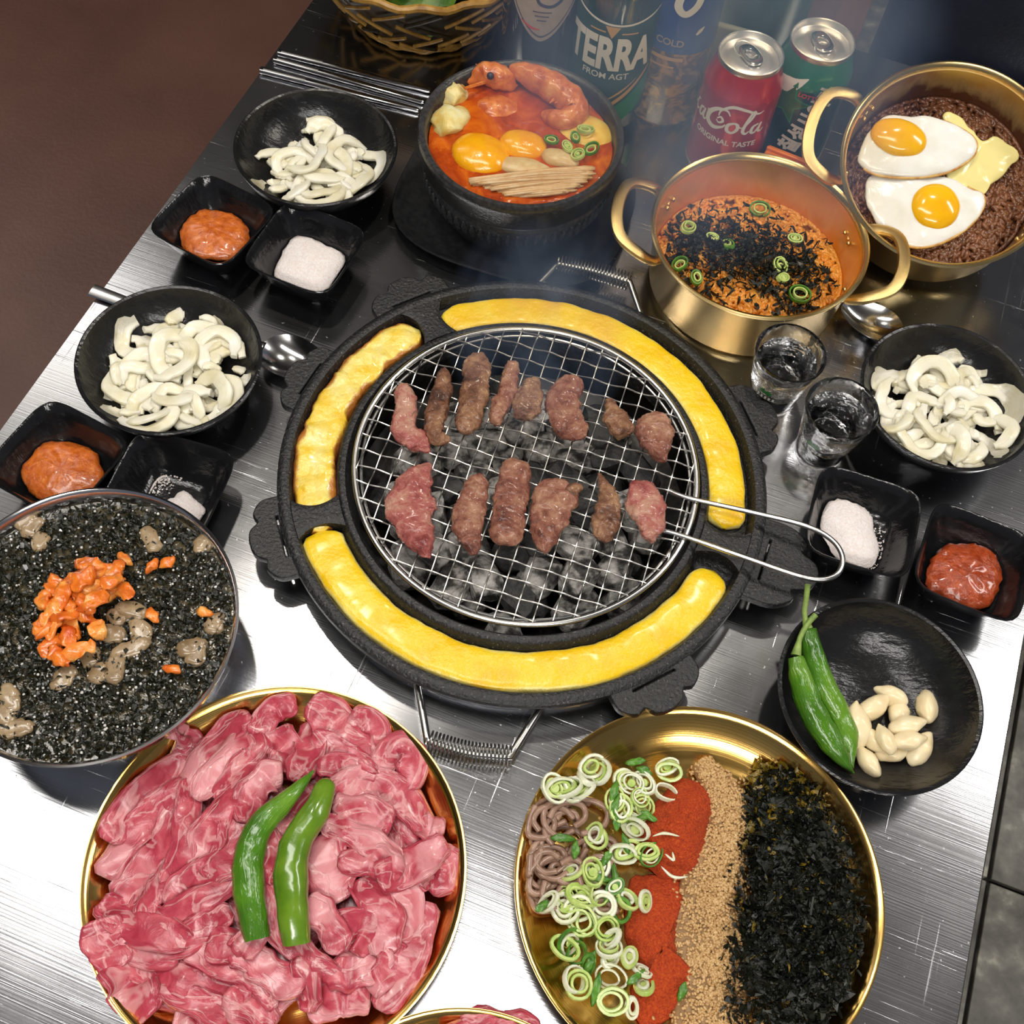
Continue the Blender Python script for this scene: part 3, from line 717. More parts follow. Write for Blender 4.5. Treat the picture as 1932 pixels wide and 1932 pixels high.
def plate(name, label, c, Rr, hgt):
    r = thing(name, label, 'plate', (c[0], c[1], 0))
    MB().lathe([(.001, .0006), (Rr * .70, .0006), (Rr * .76, .0014), (Rr * .88, .0085), (Rr * .965, hgt * .9), (Rr * .985, hgt), (Rr, hgt + .0006), (Rr, hgt + .0022), (Rr * .985, hgt + .0022), (Rr * .955, hgt * .93), (Rr * .87, .0095), (Rr * .76, .0028), (Rr * .70, .0018), (.001, .0018)], 96).build('plate_body', M['brass'], r, smooth=50)
    return r
MPC = bc(-.1585, .1842, .022); NPC = bc(.1993, .2139, .022)
plate('brass_plate', 'shallow brass plate piled with raw beef', MPC, .1165, .020)
plate('brass_plate', 'shallow brass plate of soba, scallion, chili powder, sesame and seaweed', NPC, .1155, .020)
_p = G(905, 1903, .020); NP2 = (_p.x, _p.y - .101)
plate('brass_plate', 'brass plate rim cut off by the near edge of the view', NP2, .101, .018)

# seaweed bowl
SB = bc(-.3773, .3809, .062)
r = thing('steel_bowl', 'wide mirror steel bowl of chilled seaweed soup', 'bowl', (SB[0], SB[1], 0))
MB().lathe([(.001, .001), (.040, .001), (.042, 0), (.046, .0), (.047, .004), (.066, .010), (.084, .028), (.0925, .050), (.0945, .0605), (.0958, .0622), (.0958, .0635), (.0945, .0640), (.0925, .0625), (.0905, .050), (.082, .030), (.064, .013), (.04, .006), (.001, .006)], 96).build('bowl_body', M['bowlsteel'], r, smooth=50)

# ------------------------------------------------------------------ stone pot on its tray
SPH = .084; SP = bc(-.0473, 1.077, SPH)
tr = thing('pot_tray', 'black resin tray under the stone pot', 'tray', (SP[0], SP[1] - .004, 0), R(-12))
def sring(rx, ry, z, p, n=64):
    t_ = np.linspace(0, 2 * pi, n, endpoint=False); ct, st = np.cos(t_), np.sin(t_); q = (np.abs(ct) ** p + np.abs(st) ** p) ** (-1 / p)
    return np.c_[ct * q * rx, st * q * ry, np.full(n, z)]
MB().loft([sring(.02, .02, 0, 3), sring(.083, .078, 0, 3), sring(.098, .086, .009, 3), sring(.1005, .0885, .0125, 3), sring(.0995, .0875, .0138, 3), sring(.0965, .0845, .0125, 3), sring(.080, .075, .0055, 3), sring(.02, .02, .0055, 3)]).build('tray_body', M['trayblack'], tr, smooth=50)
sp = thing('stone_pot', 'black stoneware pot of red seafood stew on a black tray', 'pot', (SP[0], SP[1], .0056))
z0 = -.0056
pr = [(.001, .001), (.060, .001), (.063, 0), (.066, .003), (.0715, .016), (.0765, .030), (.0790, .042), (.0792, .046), (.0780, .0475), (.0790, .0495), (.0812, .052), (.0818, .066), (.0838, .0690), (.0842, .0755), (.0830, .0784), (.0795, .0784), (.0770, .0755), (.0752, .060), (.070, .030), (.05, .012), (.001, .012)]
MB().lathe(pr, 96).build('pot_body', M['stone'], sp, smooth=50)
nb = 64
for k in range(nb):       # pressed rib band round the belly
    a = 2 * pi * k / nb
    if k == 0: rib = MB().tube([(.0722, 0, .018), (.0755, 0, .0262), (.0782, 0, .0355), (.0790, 0, .0405)], [.0012, .0024, .0026, .0012], 6).build('rib', M['stone'], sp)
    else:
        q = rib.copy(); COL.objects.link(q); q.rotation_euler = (0, 0, a)

# ------------------------------------------------------------------ gold pots
def gold_pot(label, loc, Rr, hgt, rz, base, inside):
    r = thing('gold_pot', label, 'pot', loc, rz)
    prof = [(.001, .0008), (base - .006, .0008), (base, .0035), (base + .003, .008), (Rr - .004, hgt - .006), (Rr - .0018, hgt - .003), (Rr, hgt - .0012), (Rr + .0004, hgt + .0008), (Rr - .0014, hgt + .0022), (Rr - .0040, hgt + .0010), (Rr - .0055, hgt - .004), (base + .001, .009), (base - .004, .0034), (base - .010, .0022), (.001, .0022)]
    MB().lathe(prof[:11], 96).lathe(prof[10:], 96, mi=1).build('pot_body', [M['potgold'], inside], r, smooth=50)
    for s_ in (-1, 1):
        xw = lambda y_: (Rr - .0035) * math.sqrt(1 - (y_ / Rr) ** 2)
        P = [(s_ * (xw(.030) - .0005), -.030, hgt - .020), (s_ * (xw(.034) + .002), -.034, hgt - .018), (s_ * (xw(.037) + .014), -.037, hgt - .010), (s_ * (Rr + .020), -.030, hgt - .003), (s_ * (Rr + .027), -.012, hgt), (s_ * (Rr + .027), .012, hgt), (s_ * (Rr + .020), .030, hgt - .003), (s_ * (xw(.037) + .014), .037, hgt - .010), (s_ * (xw(.034) + .002), .034, hgt - .018), (s_ * (xw(.030) - .0005), .030, hgt - .020)]
        hd = MB().tube(catmull(P, 40), .0052, 10, up=(0, 0, 1), ry=.0030, power=2.6).build('handle', M['potgold'], r)
        for y_ in (-.036, -.025, .025, .036):
            V, F = ICO[2]; mm = MB(); mm.add(V * [.0018, .0026, .0026] + [s_ * (Rr * .99 - .0058 - (0.016) * (Rr - base) / hgt) * math.sqrt(max(0, 1 - (y_ / Rr) ** 2)), y_, hgt - .018], F)
            mm.build('rivet', M['potgold'], hd)
    return r
POT1 = bc(.2461, .9635, .066)
def dirz(a, b, h): d = G(*b, h) - G(*a, h); return math.atan2(d.y, d.x)
gold_pot('gold ramen pot of spicy noodles with seaweed beside the grill', (POT1[0], POT1[1], 0), .0880, .064, dirz((1190, 402), (1692, 500), .06), .0770, M['potin1'])
# the second pot of the kind leans toward the eater on a folded towel
pot2 = gold_pot('gold ramen pot of black noodles with two fried eggs at top right', (0, 0, 0), .0880, .064, 0, .0770, M['potin2'])
TILT = R(22.0); c2 = G(1795, 307, .094)
rot2 = Matrix.Rotation(TILT, 4, Vector((1, -.2, 0)).normalized()) @ Matrix.Rotation(dirz((1573, 240), (1795, 305), .09), 4, 'Z')
o2 = c2 - (rot2 @ Vector((0, 0, .0655)))
pot2.matrix_world = Matrix.Translation(o2) @ rot2
POT2M = Matrix.Translation(o2) @ rot2
# ------------------------------------------------------------------ towel that props the second pot
_b = POT2M @ Vector((0, 0, 0)) + Vector((.012, .062, 0)); 
tw = thing('folded_towel', 'dark folded towel propping up the tilted gold pot', 'towel', (_b.x, _b.y, 0), R(-10))
for k in range(4): MB().box((0, 0, .0066 + k * .0130), .10 - .004 * k, .030, .0126, bev=.005).build('fold', M['navy'], tw)

# ------------------------------------------------------------------ shot glasses
def shot_glass(label, rimpx, rz):
    Hh = .058; c = G(*rimpx, Hh)
    r = thing('shot_glass', label, 'glass', (c.x, c.y, 0), rz)
    out = [(.001, 0), (.0175, 0), (.0190, .0015), (.0192, .004), (.0205, .012), (.0238, .034), (.0262, .050), (.0276, .0565), (.0272, .058), (.0262, .0578)]
    inn = [(.0254, .056), (.0240, .049), (.0215, .034), (.0188, .018), (.0165, .0145), (.008, .0130), (.001, .0128)]
    MB().lathe(out + inn, 48).build('glass_body', M['glass'], r, smooth=50, fixn=True)
    MB().lathe([(.001, .0126), (.008, .0128), (.0167, .0143), (.0190, .0178), (.0217, .034), (.0236, .0455), (.0225, .0448), (.001, .0446)], 48).build('liquor', M['liquor'], r, smooth=50, fixn=True)
    a0 = -pi / 2
    pr = MB(); cone = lambda z: .0192 + (z - .004) * .1535
    rgl = random.Random(4)
    for k in range(7):
        V, F = ribbon([(-.004 + k * .0013, -.001), (-.005 + k * .0016, .004 + .001 * (k % 3))], [.0012, .0022, .0004], 8)
        V2, F2 = fine(V, F, .002); z = V2[:, 1] + .0285; a = a0 + V2[:, 0] / .022; rr = np.array([cone(q) for q in z]) + .0003
        pr.add(np.c_[np.cos(a) * rr, np.sin(a) * rr, z], F2)
    pr.build('green_emblem', M['ink_green'], r)
    pr = MB()
    for k in range(5):
        x = -.0065 + k * .0032
        for st in ([(x, .0), (x + .0022, .0)], [(x + .0011, .001), (x + .0011, -.0022)], [(x, -.0022), (x + .0022, -.0022)]):
            V, F = ribbon(st, [.0007, .0007], 4); V2, F2 = fine(V, F, .002); z = V2[:, 1] + .0235; a = a0 + V2[:, 0] / .022; rr = np.array([cone(q) for q in z]) + .0003
            pr.add(np.c_[np.cos(a) * rr, np.sin(a) * rr, z], F2)
    pr.build('white_lettering', M['ink_white'], r)
shot_glass('clear shot glass of liquor against the gold ramen pot', (1493, 664), R(-32))
shot_glass('clear shot glass of liquor beside the salt dish', (1590, 768), R(-38))

# ------------------------------------------------------------------ cans
def can(name, label, lidpx, mats, prints, tabrot):
    c = G(*lidpx, .121); r = thing(name, label, 'can', (c.x, c.y, 0))
    face = math.atan2(-c.y, -c.x)
    segs = [(.001, .006), (.018, .004), (.0235, 0), (.0255, .0005), (.0300, .0060), (.0328, .0105), (.0331, .014), (.0331, .0930), (.0328, .0960), (.0318, .0995), (.0290, .1085), (.0272, .1140), (.0266, .1165)]
    b = MB(); 
    for i in range(len(segs) - 1):
        z = segs[i][1]; b.lathe(segs[i:i + 2], 56, mi=(0 if z < .013 else (1 if z < .0925 else 2)))
    b.build('can_body', [M['alu'], mats[0], mats[1]], r, smooth=60)
    lid = MB().lathe([(.0266, .1160), (.0273, .1190), (.0271, .1210), (.0262, .1214), (.0254, .1205), (.0248, .1160), (.0236, .1152), (.0225, .1163), (.0140, .1168), (.001, .1168)], 56).build('lid', M['alu'], r, smooth=50)
    pt = MB()
    ov = lambda rx, ry, z, cx=0: sring(rx, ry, z, 2.6, 28) + [cx, 0, 0]
    pt.loft([ov(.0125, .0080, .1182), ov(.0125, .0080, .1194), ov(.0115, .0070, .1199), ov(.0060, .0045, .1199), ov(.0052, .0038, .1188), ov(.0052, .0038, .1182)], False, False)
    pt.move(Matrix.Rotation(tabrot, 4, 'Z')); pt.build('pull_tab', M['steel'], r, smooth=40)
    sc_ = MB(); a = np.linspace(0, 2 * pi, 36, endpoint=False)
    sc_.tube(np.c_[np.cos(a) * .0105 + .009, np.sin(a) * .0085, np.full(36, .1170)], .0004, 5, closed=True); sc_.move(Matrix.Rotation(tabrot + pi, 4, 'Z')); sc_.build('opening_score', M['alu'], lid)
    for nm, mat, items in prints(face):
        p = MB()
        for V, F in items: p.add(V, F)
        p.build(nm, mat, r, smooth=0)
    return r
CR = .0331
def stroke_set(strokes, s, dx, dy):
    out = []
    for pts, wd in strokes:
        V, F = ribbon(np.array(pts) * s + [dx, dy], np.array(wd) * s, 30); out.append((V, F))
    return out
def coke_prints(face):
    C_ = [([(1.12, .80), (.92, 1.02), (.52, .92), (.18, .55), (.16, .15), (.50, -.03), (.88, .14), (1.0, .32)], [.05, .10, .16, .22, .24, .20, .10, .05]),
          ([(.62, .62), (.70, .95), (1.15, 1.28), (1.7, 1.22), (2.25, 1.02), (2.5, 1.12)], [.05, .10, .16, .14, .10, .03]),
          ([(.58, .46), (.74, .60), (.86, .44), (.70, .30), (.56, .40)], [.05, .10, .12, .08, .05]),
          ([(1.35, .50), (1.12, .34), (1.12, .06), (1.34, -.02), (1.52, .18), (1.50, .42), (1.35, .50)], [.10, .15, .16, .12, .15, .15, .10]),
          ([(1.52, .40), (1.72, .30), (2.00, .70), (2.12, 1.08), (2.02, 1.12), (1.86, .60), (1.78, .14), (1.92, -.02), (2.06, .12)], [.06, .06, .10, .12, .10, .14, .15, .12, .05]),
          ([(2.42, .46), (2.20, .34), (2.16, .06), (2.32, .0), (2.48, .30), (2.54, .50), (2.48, .12), (2.60, .0), (2.74, .14)], [.08, .13, .15, .10, .08, .10, .14, .10, .04])]
    Ca = [([(-.62, .52), (-.78, .48), (-.88, .20), (-.74, -.0), (-.56, .14)], [.06, .10, .15, .14, .05]),
          ([(-.20, .46), (-.40, .34), (-.44, .06), (-.30, .0), (-.16, .30), (-.10, .50), (-.16, .12), (-.04, .0), (.08, .14)], [.08, .13, .15, .10, .08, .10, .14, .10, .04]),
          ([(-1.05, .30), (-1.25, .55), (-1.35, .30), (-1.2, .0), (-1.02, .2)], [.08, .13, .15, .13, .08]),
          ([(.03, .58), (.10, .58)], [.12, .12])]
    s = .0200
    it = [wrap(V, F, CR, face + R(5), .066, .003) for V, F in stroke_set(C_ + Ca, s, -.0270, 0)]
    V, F = text_mesh('ORIGINAL TASTE', .0075, offset=.0002)
    return [('script_lettering', M['ink_white'], it), ('tagline_lettering', M['ink_white'], [wrap(V, F, CR, face - R(4), .0535, .003)])]
can('soda_can', 'red soda can with white script lettering behind the ramen pot', (1418, 99), (M['canred'], M['canred']), coke_prints, R(-62))
def cider_prints(face):
    out = []
    V, F = text_mesh('칠성사이다', .0160, offset=.0007); V = V * [1.0, 1.25, 1]
    out.append(('slanted_lettering', M['ink_white'], [wrap(V, F, CR, face + R(22), .0640, .003, rot=R(72))]))
    st = [(cos(pi / 2 + k * pi / 5) * (.0185 if k % 2 == 0 else .0080), sin(pi / 2 + k * pi / 5) * (.0185 if k % 2 == 0 else .0080), 0) for k in range(10)] + [(0, 0, 0)]
    sf = [(k, (k + 1) % 10, 10) for k in range(10)]
    out.append(('star', M['ink_star'], [wrap(np.array(st), sf, CR, face - R(20), .078, .003, rot=R(-12), off=.0004)]))
    st2 = [(x * 1.22, y * 1.22, z) for x, y, z in st]
    out.append(('star_outline', M['labelgreen2'], [wrap(np.array(st2), sf, CR, face - R(20), .078, .003, rot=R(-12), off=.0002)]))
    sw, fw = ribbon([(-.030, -.006), (-.008, .0), (.006, .010)], [.016, .013, .001], 20)
    rad = lambda z: np.interp(z, [.09, .0930, .0960, .0995, .1085], [.0331, .0331, .0328, .0318, .0290])
    W = []
    for V, F in ((sw, fw),):
        V, F = fine(V, F, .002); a = face - R(10) + V[:, 0] / CR; z = np.minimum(V[:, 1] + .094, .1075); rr = rad(z) + .0003; W.append((np.c_[np.cos(a) * rr, np.sin(a) * rr, z], F))
    out.append(('white_swoosh', M['canwhite'], W))
    V, F = text_mesh('LOTTE', .0058, offset=.0002); out.append(('red_lettering', M['ink_red'], [wrap(V, F, CR, face + R(8), .0885, .003, rot=R(-6), off=.0005)]))
    V, F = ribbon([(.030, -.03), (.042, .012)], [.006, .006], 12); out.append(('green_band', M['cangreen'], [wrap(V, F, CR, face, .030, .003)]))
    V, F = ribbon([(.039, -.03), (.050, .012)], [.004, .004], 12); out.append(('white_band', M['canwhite'], [wrap(V, F, CR, face, .030, .003)]))
    return out
can('soda_can', 'dark green soda can with star and white lettering beside the egg pot', (1553, 74), (M['candark'], M['cangreen']), cider_prints, R(110))

# ------------------------------------------------------------------ bottles (their necks rise out of the view)
def bottle(name, label, base, rad, hgt, mat, prints, neck=.014, shoulder=.55, cap=None):
    c = G(*base, 0); r = thing(name, label, 'bottle', (c.x, c.y, 0)); face = math.atan2(-c.y, -c.x)
    s_ = hgt * shoulder
    MB().lathe([(.001, .005), (rad * .72, .003), (rad * .90, .0), (rad, .006), (rad, s_), (rad * .96, s_ + .018), (rad * .72, s_ + .045), (neck * 1.25, s_ + .075), (neck, s_ + .095), (neck, hgt - .006), (neck * 1.12, hgt - .005), (neck * 1.12, hgt), (neck * .8, hgt), (.001, hgt)], 56).build('bottle_body', mat, r, smooth=50)
    MB().lathe([(neck * 1.22, hgt - .008), (neck * 1.25, hgt + .001), (neck * 1.05, hgt + .004), (.001, hgt + .004)], 32).build('cap', cap or M['ink_gold'], r)
    for nm, m_, items in prints(face, rad):
        p = MB()
        for V, F in items: p.add(V, F)
        p.build(nm, m_, r, smooth=60)
    return r
def band(face, rad, a0, a1, z0, z1, off=.0003, n=40, low=None, high=None):
    a = np.linspace(a0, a1, n); lo = np.array([low(x) if low else z0 for x in a]); hi = np.array([high(x) if high else z1 for x in a]); rr = rad + off
    V = np.concatenate([np.c_[np.cos(face + a) * rr, np.sin(face + a) * rr, lo], np.c_[np.cos(face + a) * rr, np.sin(face + a) * rr, hi]])
    return V, [(i, i + 1, n + i + 1, n + i) for i in range(n - 1)]
def terra(face, rad):
    o = [('label', M['labelgreen'], [band(face, rad, -1.35, 1.35, .020, .120, high=lambda x: .121 - .006 * cos(x * 1.6))]),
         ('label_border', M['ink_white'], [band(face, rad, -1.35, 1.35, 0, 0, off=.0005, low=lambda x: .1212 - .006 * cos(x * 1.6), high=lambda x: .1232 - .006 * cos(x * 1.6))])]
    V, F = text_mesh('TERRA', .030, offset=.0012); V = V * [.88, 1.45, 1]
    o.append(('large_lettering', M['ink_white'], [wrap(V, F, rad, face - R(4), .0855, .004, off=.0006)]))
    V, F = text_mesh('FROM AGT', .0085, offset=.0001); o.append(('small_lettering', M['ink_white'], [wrap(V, F, rad, face - R(4), .0645, .004, off=.0006)]))
    o.append(('gold_triangle', M['ink_gold'], [wrap(np.array([(-.0065, .004, 0), (.0065, .004, 0), (0, -.0075, 0)]), [(0, 2, 1)], rad, face - R(2), .1105, .004, off=.0006)]))
    V, F = ribbon([(-.016, -.022), (.005, -.006), (.030, .022)], [.018, .020, .014], 24); o.append(('green_swoosh', M['labelgreen2'], [wrap(V, F, rad, face + R(40), .042, .003, off=.0005)]))
    V, F = ribbon([(-.026, -.014), (-.006, .004), (.016, .026)], [.0035, .0038, .0025], 24); o.append(('gold_stripe', M['ink_gold'], [wrap(V, F, rad, face + R(40), .042, .003, off=.0007)]))
    V, F = ribbon([(-.030, -.008), (-.012, .006), (.002, .018)], [.0008, .0022, .0008], 24); o.append(('gold_stripe', M['ink_gold'], [wrap(V, F, rad, face + R(40), .042, .003, off=.0007)]))
    for sgn in (-1, 1):
        V, F = ribbon([(-.007, 0), (.007, 0)], [.0014, .0014], 8); o.append(('small_print', M['ink_gold'], [wrap(V, F, rad, face + R(sgn * 22), .1085, .004, off=.0006)]))
    return o
bottle('beer_bottle', 'green beer bottle with large white capitals on a dark green label', (1136, 200), .0362, .265, M['greenglass'], terra)
def cream(face, rad):
    sh = lambda g: (lambda x: .081 + g + .045 * abs(x / 1.0) ** 1.6)
    o = [('label', M['labelcream'], [band(face, rad, -1.05, 1.05, .08, .16, low=sh(0))]), ('label_border', M['ink_brown'], [band(face, rad, -1.02, 1.02, 0, 0, off=.0005, low=sh(.004), high=sh(.0058))])]
    V, F = ribbon([(-.010, .004), (-.006, -.004), (.004, -.006), (.012, .0), (.012, .008)], [.002, .003, .003, .003, .001], 24); o.append(('dark_mark', M['ink_dark'], [wrap(V, F, rad, face + R(6), .122, .003, off=.0006)]))
    V, F = ribbon([(-.013, .003), (-.004, -.002), (.004, -.003)], [.001, .0028, .001], 12); o.append(('red_mark', M['ink_red'], [wrap(V, F, rad, face - R(8), .096, .003, off=.0006)]))
    for k in range(3):
        V, F = ribbon([(-.008 + k * .002, 0), (.008 - k * .002, 0)], [.0012, .0012], 8); o.append(('fine_print', M['ink_brown'], [wrap(V, F, rad, face, .110 - k * .004, .003, off=.0006)]))
    return o
bottle('beer_bottle', 'brown bottle with pointed cream label behind the stone pot', (1009, 168), .0345, .27, M['brownglass'], cream)
def cold(face, rad):
    o = [('label', M['labelblue'], [band(face, rad, -1.4, 1.4, .083, .16)]), ('gold_stripe', M['ink_gold'], [band(face, rad, -1.1, .3, .0755, .0790, off=.0005)]), ('gold_stripe', M['ink_gold'], [band(face, rad, -.9, .1, .0680, .0698, off=.0005)])]
    V, F = text_mesh('COLD', .0090, offset=.0002); o.append(('lettering', M['labelcream'], [wrap(V, F, rad, face - R(8), .0935, .003, off=.0006)]))
    V, F = ribbon([(-.003, -.003), (.003, .004)], [.002, .004, .001], 8); o.append(('pale_mark', M['ink_white'], [wrap(V, F, rad, face + R(34), .106, .003, off=.0006)]))
    V, F = ribbon([(.002, .026), (-.005, .010), (-.007, -.003), (.000, -.009), (.008, -.001), (.010, .012), (.005, .022)], [.005, .006, .007, .006, .006, .006, .003], 40); o.append(('script_lettering', M['ink_white'], [wrap(V, F, rad, face + R(6), .132, .003, off=.0006)]))
    V, F = ribbon([(-.004, .006), (-.003, -.005)], [.002, .008, .003], 10); o.append(('script_lettering', M['ink_white'], [wrap(V, F, rad, face - R(34), .124, .003, off=.0006)]))
    V, F = ribbon([(-.002, .0), (.003, .004)], [.002, .003, .001], 10); o.append(('script_lettering', M['ink_white'], [wrap(V, F, rad, face + R(40), .140, .003, off=.0006)]))
    return o
bottle('beer_bottle', 'amber bottle with blue label between the green bottle and red can', (1248, 196), .0330, .255, M['amberglass'], cold)
def teal(face, rad):
    return [('base_ring', M['canwhite'], [band(face, rad, -1.5, 1.5, .004, .0075)])]
bottle('plastic_bottle', 'large dark green plastic bottle standing behind the red can', (1402, 118), .0450, .30, M['pet'], teal, shoulder=.6)

# grey card holder and orange packet
c = G(1338, 212, 0); gp = thing('plastic_holder', 'small frosted grey plastic holder standing behind the red soda can', 'holder', (c.x, c.y, 0), R(-12))
MB().box((0, 0, .0475), .052, .007, .095, bev=.003).build('holder_panel', M['greyplastic'], gp)
MB().box((0, 0, .003), .060, .030, .006, bev=.002).build('holder_foot', M['greyplastic'], gp)
a_, b_ = G(1446, 280, .045), G(1552, 322, .045); c = (a_ + b_) / 2
op = thing('snack_packet', 'upright orange packet between the ramen pot and green can', 'packet', (c.x, c.y, 0), math.atan2(b_.y - a_.y, b_.x - a_.x))
MB().box((0, 0, .0225), (b_ - a_).length, .013, .045, bev=.0018).build('packet_body', M['orange'], op)
MB().box((0, 0, .0462), (b_ - a_).length, .003, .0032, bev=.001).build('packet_seal', M['orange'], op)

# ------------------------------------------------------------------ cutlery
def chopstick(label, pa, pb, group):
    A, B = G(*pa, .003), G(*pb, .003); d = (B - A); L = d.length; r = thing('chopstick', label, 'chopstick', A, math.atan2(d.y, d.x), group)
    MB().tube([(0, 0, 0), (.001, 0, 0), (L * .5, 0, 0), (L - .002, 0, 0), (L, 0, 0)], [.0022, .0034, .0029, .0024, .0016], 10, up=(0, 0, 1), ry=[.0015, .0022, .0021, .0019, .0013], power=3.5).build('shaft', M['steel'], r)
    MB().tube([(.004, 0, .0021), (.045, 0, .0021)], .0018, 6, up=(0, 0, 1), ry=.0004).build('engraved_panel', M['wire'], r)
chopstick('flat steel chopstick nearest the basket, tip bright at the stone pot', (524, 98), (812, 171), None)
chopstick('flat steel chopstick in the middle of three by the stone pot', (516, 111), (800, 192), None)
chopstick('flat steel chopstick nearest the upper left onion bowl', (490, 131), (790, 208), None)
def spoon(label, bowlpx, endpx, blen=.056, bw=.039, total=.19, flip=False):
    c = G(*bowlpx, .006); e = G(*endpx, .006); d = c - e; r = thing('spoon', label, 'spoon', (c.x, c.y, .0), math.atan2(d.y, d.x))
    n, m_ = 36, 8; dep = .0095; V = []; F = []
    for side in (0, 1):
        for k in range(m_ + 1):
            s_ = k / m_
            for i in range(n):
                t_ = 2 * pi * i / n; x = cos(t_) * blen / 2 * s_; y = sin(t_) * bw / 2 * s_ * (1 - .16 * cos(t_))
                z = dep * (s_ ** 2.2 - 1) + .0125 - (.0011 * (1 - .4 * s_) if side else 0)
                V.append((x, y, z))
    o = (m_ + 1) * n
    for side in (0, 1):
        for k in range(m_):
            for i in range(n):
                j = (i + 1) % n; F.append((side * o + k * n + i, side * o + k * n + j, side * o + (k + 1) * n + j, side * o + (k + 1) * n + i))
    for i in range(n): F.append((m_ * n + i, m_ * n + (i + 1) % n, o + m_ * n + (i + 1) % n, o + m_ * n + i))
    MB().add(V, F).build('spoon_bowl', M['steel'], r, smooth=60)
    L = (c - e).length
    MB().tube(catmull([(-blen / 2 + .002, 0, .0122), (-blen / 2 - .010, 0, .0105), (-blen / 2 - .03, 0, .007), (-L * .7, 0, .0035), (-L, 0, .0035)], 24), np.interp(np.linspace(0, 1, 24), [0, .3, .8, 1], [.0045, .0036, .0055, .0062]), 10, up=(0, 0, 1), ry=.0014, power=3).build('spoon_handle', M['steel'], r)
spoon('steel spoon lying under the far left onion bowl', (556, 684), (172, 543))
spoon('steel spoon beside the ramen pot, handle under the right onion bowl', (1640, 612), (1915, 745), .054, .036)

# ------------------------------------------------------------------ wicker basket with lettuce
c = G(800, 12, .0); bk = thing('wicker_basket', 'dark wicker basket with golden strands holding leafy greens', 'basket', (c.x, c.y, 0))
def brad(z): return .062 + .055 * (z / .085) ** .75
MB().lathe([(.001, .002), (.060, .002), (.064, .006)] + [(brad(z) - .003, z) for z in np.linspace(.008, .085, 10)] + [(brad(.085) - .006, .085)] + [(brad(z) - .006, z) for z in np.linspace(.078, .010, 9)] + [(.001, .008)], 72).build('basket_wall', M['wickerdark'], bk)
rb = random.Random(5)
for row, (z, dz) in enumerate(((.006, .014), (.020, .016), (.038, .018), (.058, .020))):
    nst = 22
    for k in range(nst):
        a0 = 2 * pi * (k + .5 * (row % 2)) / nst + rb.uniform(-.05, .05); sl = 1 if row % 2 else -1
        if sin(a0) > .55: continue
        aa = np.linspace(0, .30, 8); zz = z + (aa / .30 if sl > 0 else 1 - aa / .30) * dz
        P_ = np.c_[np.cos(a0 + aa) * (np.array([brad(q) for q in zz]) + .0012), np.sin(a0 + aa) * (np.array([brad(q) for q in zz]) + .0012), zz]
        MB().tube(P_, .0017, 6).build('strand', M['wicker'] if rb.random() < .75 else M['wickerdark'], bk)
for z in (.004, .0085):
    a = np.linspace(0, 2 * pi, 90, endpoint=False); rr = brad(z) + .001 + .0012 * np.sin(a * 15 + z * 900)
    MB().tube(np.c_[np.cos(a) * rr, np.sin(a) * rr, np.full(90, z) + .001 * np.cos(a * 15)], .0020, 6, closed=True).build('base_strand', M['wicker'], bk)
for z in (.085,):
    a = np.linspace(0, 2 * pi, 90, endpoint=False); rr = brad(z) - .002 + .0015 * np.sin(a * 18)
    MB().tube(np.c_[np.cos(a) * rr, np.sin(a) * rr, np.full(90, z) + .0015 * np.cos(a * 18)], .0036, 8, closed=True).build('rim_strand', M['wicker'], bk)
for k in range(9):
    a = k * 2.4; V, F = ICO[3]; m = MB(); L = rb.uniform(.045, .06); m.add(V * [L, L * .75, .002], F); Q = m.verts(); Q[:, 2] += .010 * np.sin(Q[:, 0] * 120) * (Q[:, 1] / L) + .02 * (Q[:, 1] / L) ** 2; m.v = [Q]
    m.noise(40, .006, k); m.move(Matrix.Translation((cos(a) * .045, sin(a) * .045, .055 + .004 * k)) @ Matrix.Rotation(a, 4, 'Z') @ Matrix.Rotation(rb.uniform(.2, .6), 4, 'Y'))
    tag(m.build('lettuce_leaf', M['leaf'], None, (c.x, c.y, 0), smooth=180), 'green lettuce leaf in the wicker basket', 'leaf', 'lettuce leaves in the basket')
# ------------------------------------------------------------------ food
def strip(name, pts, widths, thick, mat, seed, label, cat, group=None, n=20, k=12, wob=.0013, wscale=110, curl=.0, twist=.0, power=2.2, lift=0.0, endp=10, endm=.12, fine_=0.0):
    P = np.array([tuple(p) for p in pts]); base = P.mean(0); base[2] = P[:, 2].min() - thick
    S = catmull(P - base, n); wd = np.clip(np.interp(np.linspace(0, 1, n), np.linspace(0, 1, len(widths)), widths), .0006, None)
    u = np.linspace(0, 1, n); e = np.sqrt(np.clip(1 - (2 * u - 1) ** endp, endm, 1)); 
    wn = np.array([1 + .22 * noise.noise(Vector((x * 5, seed * 2.7, 1))) for x in u])
    zn = np.array([noise.noise(Vector((x * 3.2, seed * 4.1, 7))) for x in u]); S[:, 2] += zn * lift
    tw = twist * np.array([noise.noise(Vector((x * 2.3, seed * 1.9, 3))) for x in u])
    m = MB(); m.tube(S, wd / 2 * e * wn, k, up=(0, 0, 1), ry=np.clip(np.minimum(thick / 2, wd * .45), .0006, None) * e, power=power, twist=tw)
    A = np.concatenate(m.a); V = m.verts()
    if curl: V[:, 2] += curl * (A[:, 1] ** 2 - .4) * np.repeat(np.sin(u * 7 + seed), k)
    m.v = [V]; m.a = [A]; m.noise(wscale, wob, seed)
    if fine_: m.noise(520, fine_, seed + 5)
    return tag(m.build(name, mat, None, base, smooth=180), label, cat, group)

